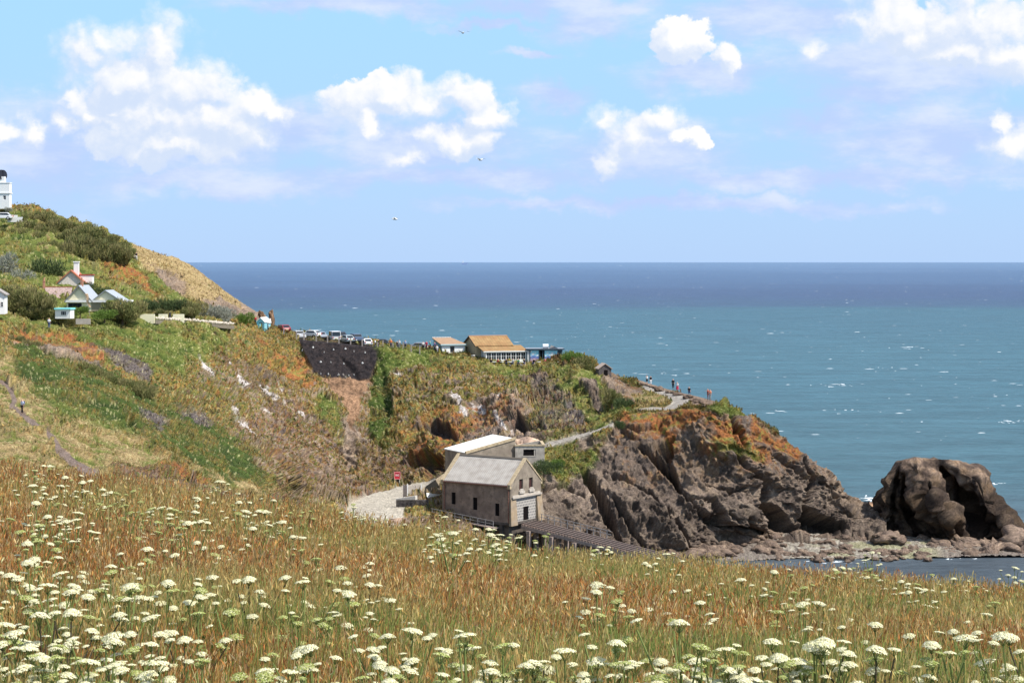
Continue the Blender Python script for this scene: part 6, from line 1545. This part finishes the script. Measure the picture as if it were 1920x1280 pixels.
bush(150, 592, 318, 36, 18, 'bright', 'low bright green shrub before the cream bungalow'); bush(196, 600, 320, 50, 20, 'bright', 'low spreading green shrub left of the rusty green one')
bush(165, 548, 338, 30, 20, 'dark', 'dark shrub between the two roofs'); bush(190, 560, 338, 36, 22, 'dark', 'dark shrub behind the valley of the bungalow roofs')
G4 = ('dark green hedge shrub behind the cream garden walls', 'hedge behind the garden walls')
for (px, h_) in [(275,32),(295,34),(315,32),(335,34),(352,30),(365,26)]: bush(px, 594, 340, 34, h_, 'dark' if px < 340 else 'tamarisk', *G4)
for (px, h_) in [(282, 16), (305, 16), (355, 20)]: bush(px, 596, 338, 32, h_, 'tamarisk', *G4)
for (px, w_, h_) in [(388,38,36),(408,42,34),(428,36,26)]: bush(px, 605, 350, w_, h_, 'silver', 'grey green shrub of the trio at the end of the stone wall', 'grey green shrubs by the stone wall')
bush(457, 613, 360, 38, 28, 'bright', 'rounded bright green shrub left of the blue kiosks')
G5 = ('grey green gorse in the slanting hedge across the left slope', 'slanting gorse hedge')
for i in range(24):
    u = i/23; px = 40+235*u; py = 668+82*u+rb.uniform(-5, 5); D = 292-18*u; bush(px, py, D-2, 34, 34-12*u, 'tamarisk', *G5)
for i in range(5): bush(50+14*i, 690+6*i, 280, 24, 16, 'dark', 'dark low gorse under the upper end of the slanting hedge', 'dark gorse under the hedge')
bush(1072, 684, 359, 34, 26, 'bright', 'rounded green shrub at the right end of the cafe terrace'); bush(1092, 694, 354, 34, 26, 'tamarisk', 'olive shrub right of the rounded green one on the cliff edge'); bush(1108, 704, 350, 30, 22, 'tamarisk', 'olive shrub nearest the stone hut')
bush(1147, 762, 322, 40, 34, 'tamarisk', 'tall dark shrub on the bank above the lane'); bush(1172, 772, 317, 40, 26, 'dark', 'dark shrub where the lane leaves the road bend'); bush(1186, 778, 314, 24, 16, 'bright', 'low green shrub at the edge of the road bend')
bush(1163, 806, 303, 18, 18, 'dark', 'small round dark shrub on the lane edge'); bush(1020, 888, 287, 40, 26, 'dark', 'dark green shrub against the annex base'); bush(1045, 880, 290, 30, 20, 'bright', 'green shrub on the rocks right of the annex')
bush(16, 398, 388, 12, 10, 'silver', 'spiky brown plant by the hilltop car')

# ------------------------------------------------------------------ rough vegetation on the slopes
def tufts():
    r = np.random.default_rng(33)
    cand = np.where((~hidden) & (veg > .35) & (py0 < 1000))[0]
    n = 190000
    idx = cand[r.integers(0, len(cand), n)]
    big = fbm(P3[idx]*.35, 3, 51); keep = r.random(n) < np.clip(.45+1.6*(big-.4), .15, 1); idx = idx[keep]; n = len(idx)
    base = P4[idx]+r.normal(0, .12, (n, 3)); D = base[:, 1]
    s = (D/330.0)*r.uniform(.13, .34, n)*(1+1.2*(r.random(n) < .05))
    heathy = sst(rock[idx], .05, .2)
    s = s*(.55+.45*heathy)
    c0 = col[idx]*(1+(r.random(n)-.45)*(.35+.55*heathy))[:, None]
    shift = (r.random(n) < .04+.13*heathy)[:, None]; c0 = np.where(shift, ramp(r.random(n), [OCH, STRAW*.9, GR2, GR3, BRN*1.3]), c0)
    Vs = []; Cs = []
    for j in range(4):
        an = r.uniform(0, 2*math.pi, n); tl = r.uniform(.15, .9, n)
        up = np.stack([np.cos(an)*tl, np.sin(an)*tl, np.ones(n)], -1); up /= np.linalg.norm(up, axis=1, keepdims=True)
        sd_ = np.stack([-np.sin(an+r.normal(0, .6, n)), np.cos(an), r.normal(0, .2, n)], -1)
        o = base+r.normal(0, .18, (n, 3))*s[:, None]
        Vs.append(np.stack([o-sd_*(s*.22)[:, None], o+sd_*(s*.22)[:, None], o+up*s[:, None]*r.uniform(.6, 1.3, n)[:, None]], 1)); Cs.append(np.repeat((c0*r.uniform(.75, 1.25, n)[:, None])[:, None], 3, 1))
    V = np.concatenate(Vs).reshape(-1, 3); C = np.concatenate(Cs).reshape(-1, 3)
    o = np_mesh('slope_vegetation', V, np.arange(len(V)), 3, mat('slope_plants', attr='Col', rough=.85, spec=.1, trans=.2), np.clip(C, 0, .9)); tag(o, 'rough grass and heath covering the cliff slopes', 'ground cover', kind='stuff')
tufts()

# ------------------------------------------------------------------ flowering umbels in the meadow
def umbel_geo(seed, R0, dome, pal, n_umb=26, full=1.0):
    r = np.random.default_rng(seed); V = []; C = []; RV = []
    for i in range(n_umb):
        a = i*2.39996; q = math.sqrt((i+.5)/n_umb); x, y = R0*q*math.cos(a), R0*q*math.sin(a); z = dome*R0*(1-q*q)+r.uniform(-.03, .03)*R0
        ur = R0*.27*full*r.uniform(.8, 1.2); tilt = np.array([x, y, 0])/R0*.5
        m_ = 9
        for k in range(m_):
            b = k*2.4; rr = ur*math.sqrt((k+.3)/m_); c = np.array([x+rr*math.cos(b), y+rr*math.sin(b), z+ur*.35*(1-(rr/ur)**2)])
            nrm_ = np.array([c[0]-x, c[1]-y, ur*.8])/ur+tilt+r.normal(0, .25, 3); nrm_ /= np.linalg.norm(nrm_)
            t1 = np.cross(nrm_, [0, 1, .1]); t1 /= np.linalg.norm(t1); t2 = np.cross(nrm_, t1); s = ur*.40
            V.append([c-t1*s, c-t2*s, c+t1*s, c+t2*s]); C.append([pal[r.integers(0, len(pal))]*r.uniform(.85, 1.08)]*4)
        RV.append((x, y, z))
    return np.array(V).reshape(-1, 3), np.array(C).reshape(-1, 3), RV
PW = [c_(.84,.80,.55), c_(.88,.84,.62), c_(.72,.71,.40), c_(.84,.79,.52)]; PG = [c_(.42,.46,.14), c_(.50,.52,.20), c_(.33,.40,.10), c_(.60,.60,.32)]
STEM = mat('umbel_stem', (.18, .22, .06), rough=.7, trans=.15); STEMD = mat('dark_stem', (.05, .04, .02), rough=.8)
FLOR = mat('florets', attr='Col', rough=.85, spec=.1, trans=.3)
heads = []
for i in range(7):
    green = i >= 5
    V, C, RV = umbel_geo(60+i, .031, [.42, .3, .55, .22, .35, .28, .45][i], PG if green else PW, [30, 26, 34, 22, 28, 28, 26][i], [1.1, 1.0, 1.15, .9, 1.0, .8, .8][i])
    me_o = np_mesh('flower_head', V, np.arange(len(V)), 4, FLOR, np.clip(C, 0, .95))
    me_o['kindhint'] = 0; del me_o['kindhint']
    m = MB()
    for (x, y, z) in RV[::2]: m.bar((0, 0, -.03), (x, y, z-.003), .0012)
    rays = m.build('rays', STEM)
    heads.append((me_o, rays))
heads_used = [False]*7
def plant_proto(i):
    r = random.Random(200+i)
    t = thing('umbel_plant', 'x', 'wild flower'); nh = [3, 4, 6, 7, 8, 5, 4, 7, 6, 9][i]
    hs = MB(); H = r.uniform(.68, .86); dark = i in (4,)
    hs.cone((0, 0, -.15), (.02, 0, H*.55), .0065, .005, 6)
    tips = []
    for k in range(nh):
        a = k*2.4+r.random(); d = .0 if k == 0 else r.uniform(.06, .19); hz = H if k == 0 else H*r.uniform(.80, 1.02)
        q = (d*math.cos(a)+.02, d*math.sin(a), hz-.03); hs.cone((.02, 0, H*(.55 if k else .5)), q, .0045, .003, 5); tips.append(((q[0], q[1], hz), r.uniform(.8, 1.22) if k == 0 else r.uniform(.4, 1.05)))
    # a few feathery leaves
    for k in range(6):
        a = r.uniform(0, 6.28); z = r.uniform(.15, .5); L = r.uniform(.1, .22); e = (L*math.cos(a), L*math.sin(a), z+L*.5); hs.bar((.01, 0, z), e, .003)
        for j in range(5):
            u = .3+.14*j; c = Vector((.01, 0, z)).lerp(Vector(e), u); w_ = .035; hs.add([c, c+Vector((w_*math.cos(a+1.2), w_*math.sin(a+1.2), .015)), c+Vector((.012, .01, .02))], [(0, 1, 2)]); hs.add([c, c+Vector((w_*math.cos(a-1.2), w_*math.sin(a-1.2), .015)), c+Vector((.012, -.01, .02))], [(0, 1, 2)])
    hs.build('stem', STEMD if dark else STEM, t)
    for (q, s) in tips:
        green = (i in (5, 8)) or (r.random() < .16); hi = r.randrange(5, 7) if green else r.randrange(0, 5)
        h_, ry = heads[hi]
        if heads_used[hi]: h_, ry = h_.copy(), ry.copy(); COL.objects.link(h_); COL.objects.link(ry)
        heads_used[hi] = True
        h_.parent = t; CH.setdefault(t.name, []).append(h_); h_.location = q; h_.scale = (s, s, s); h_.rotation_euler = (r.uniform(-.2, .25), r.uniform(-.25, .25), r.uniform(0, 6))
        ry.parent = h_; CH.setdefault(h_.name, []).append(ry)
    return t
protos = [plant_proto(i) for i in range(10)]
pu = [False]*10
spots = []
ru = random.Random(5)
def cl(cx, cy, sx, sy, n, hs=1.0):
    for _ in range(n): spots.append((ru.gauss(cx, sx), ru.gauss(cy, sy), hs))
cl(60, 1165, 50, 22, 10); cl(90, 1225, 75, 25, 16); cl(60, 1035, 50, 25, 10); cl(130, 1110, 45, 20, 7); cl(200, 1255, 90, 18, 9); cl(370, 1220, 60, 25, 6); cl(440, 1250, 60, 15, 5)
cl(300, 1080, 60, 30, 7); cl(350, 1130, 50, 20, 6); cl(120, 945, 60, 25, 12); cl(230, 925, 60, 15, 10); cl(310, 960, 40, 25, 5); cl(400, 1000, 30, 20, 5); cl(60, 870, 25, 6, 3)
cl(420, 895, 20, 8, 4); cl(480, 960, 35, 14, 7); cl(540, 985, 30, 12, 4); cl(600, 1120, 60, 30, 6); cl(620, 1190, 50, 25, 5); cl(450, 1080, 20, 15, 3)
cl(760, 1200, 40, 20, 4); cl(900, 1235, 80, 22, 10); cl(1030, 1240, 60, 18, 8); cl(1180, 1235, 60, 20, 11); cl(1310, 1215, 55, 18, 10); cl(1420, 1240, 70, 18, 9); cl(1560, 1245, 70, 15, 6); cl(1700, 1250, 80, 12, 5); cl(1860, 1255, 50, 12, 4); cl(250, 1010, 160, 60, 14); cl(650, 1050, 120, 50, 8)
cl(930, 1000, 38, 8, 12, 1.12); cl(830, 985, 25, 10, 4, 1.1); cl(700, 960, 40, 14, 7); cl(1100, 1020, 40, 8, 3, 1.1); cl(1240, 1030, 12, 8, 2, 1.15); cl(1130, 1100, 30, 20, 4)
cl(1600, 1050, 40, 8, 5, 1.1); cl(1770, 1080, 50, 12, 6, 1.05); cl(1890, 1060, 25, 15, 4, 1.1); cl(1450, 1080, 40, 15, 3); cl(1500, 1120, 80, 25, 5); cl(1650, 1110, 60, 25, 6); cl(1850, 1130, 50, 20, 4); cl(1300, 1110, 60, 20, 3); cl(870, 1100, 80, 40, 5); cl(1010, 1130, 60, 30, 3); cl(760, 1090, 40, 30, 3)
spots = spots[:298]
zones = [(lambda x, y: y > 1150 and x < 520, 'cream umbel flower plant in the dense drift at the bottom left corner', 'umbels at the bottom left'),
         (lambda x, y: y > 1150, 'cream umbel flower plant in the drift along the bottom edge', 'umbels along the bottom edge'),
         (lambda x, y: 800 < x < 1020 and y < 1030, 'tall white umbel plant standing before the boathouse foundations', 'umbels before the boathouse'),
         (lambda x, y: x < 620, 'white umbel flower plant scattered in the left part of the rusty meadow', 'umbels in the left meadow'),
         (lambda x, y: x > 1250 and y < 1100, 'white umbel flower plant against the water at the meadow brow on the right', 'umbels at the right brow'),
         (lambda x, y: True, 'white umbel flower plant scattered in the middle of the rusty meadow', 'umbels in the middle meadow')]
for i, (px, py, hs) in enumerate(spots):
    # distance whose flower height projects to the photo row
    best = None; Ds = np.linspace(6.6, 25.5, 120); tz = top_z(np.full(120, px), Ds)-.62+.78*hs; yy = HZ+F*(EYE-tz)/Ds
    j = int(np.argmin(np.abs(yy-py))); D = float(Ds[j])
    k = ru.randrange(10); o = protos[k]
    if pu[k]: o = copy_tree(o)
    pu[k] = True
    x = (px-960)/F*D; s = hs*ru.uniform(.92, 1.08); o.location = (x, D, float(top_z(np.array([px]), np.array([D]))[0])-.62); o.scale = (s, s, s)
    o.rotation_euler = (ru.uniform(-.06, .06), ru.uniform(-.04, .08), ru.uniform(0, 6.28))
    for f, lb, gp in zones:
        if f(px, py): o['label'] = lb; o['group'] = gp; break
    if k in (5, 8): o['label'] = o['label'].replace('cream umbel', 'yellow green umbel').replace('white umbel', 'yellow green umbel'); o['group'] = 'yellow green '+o['group']
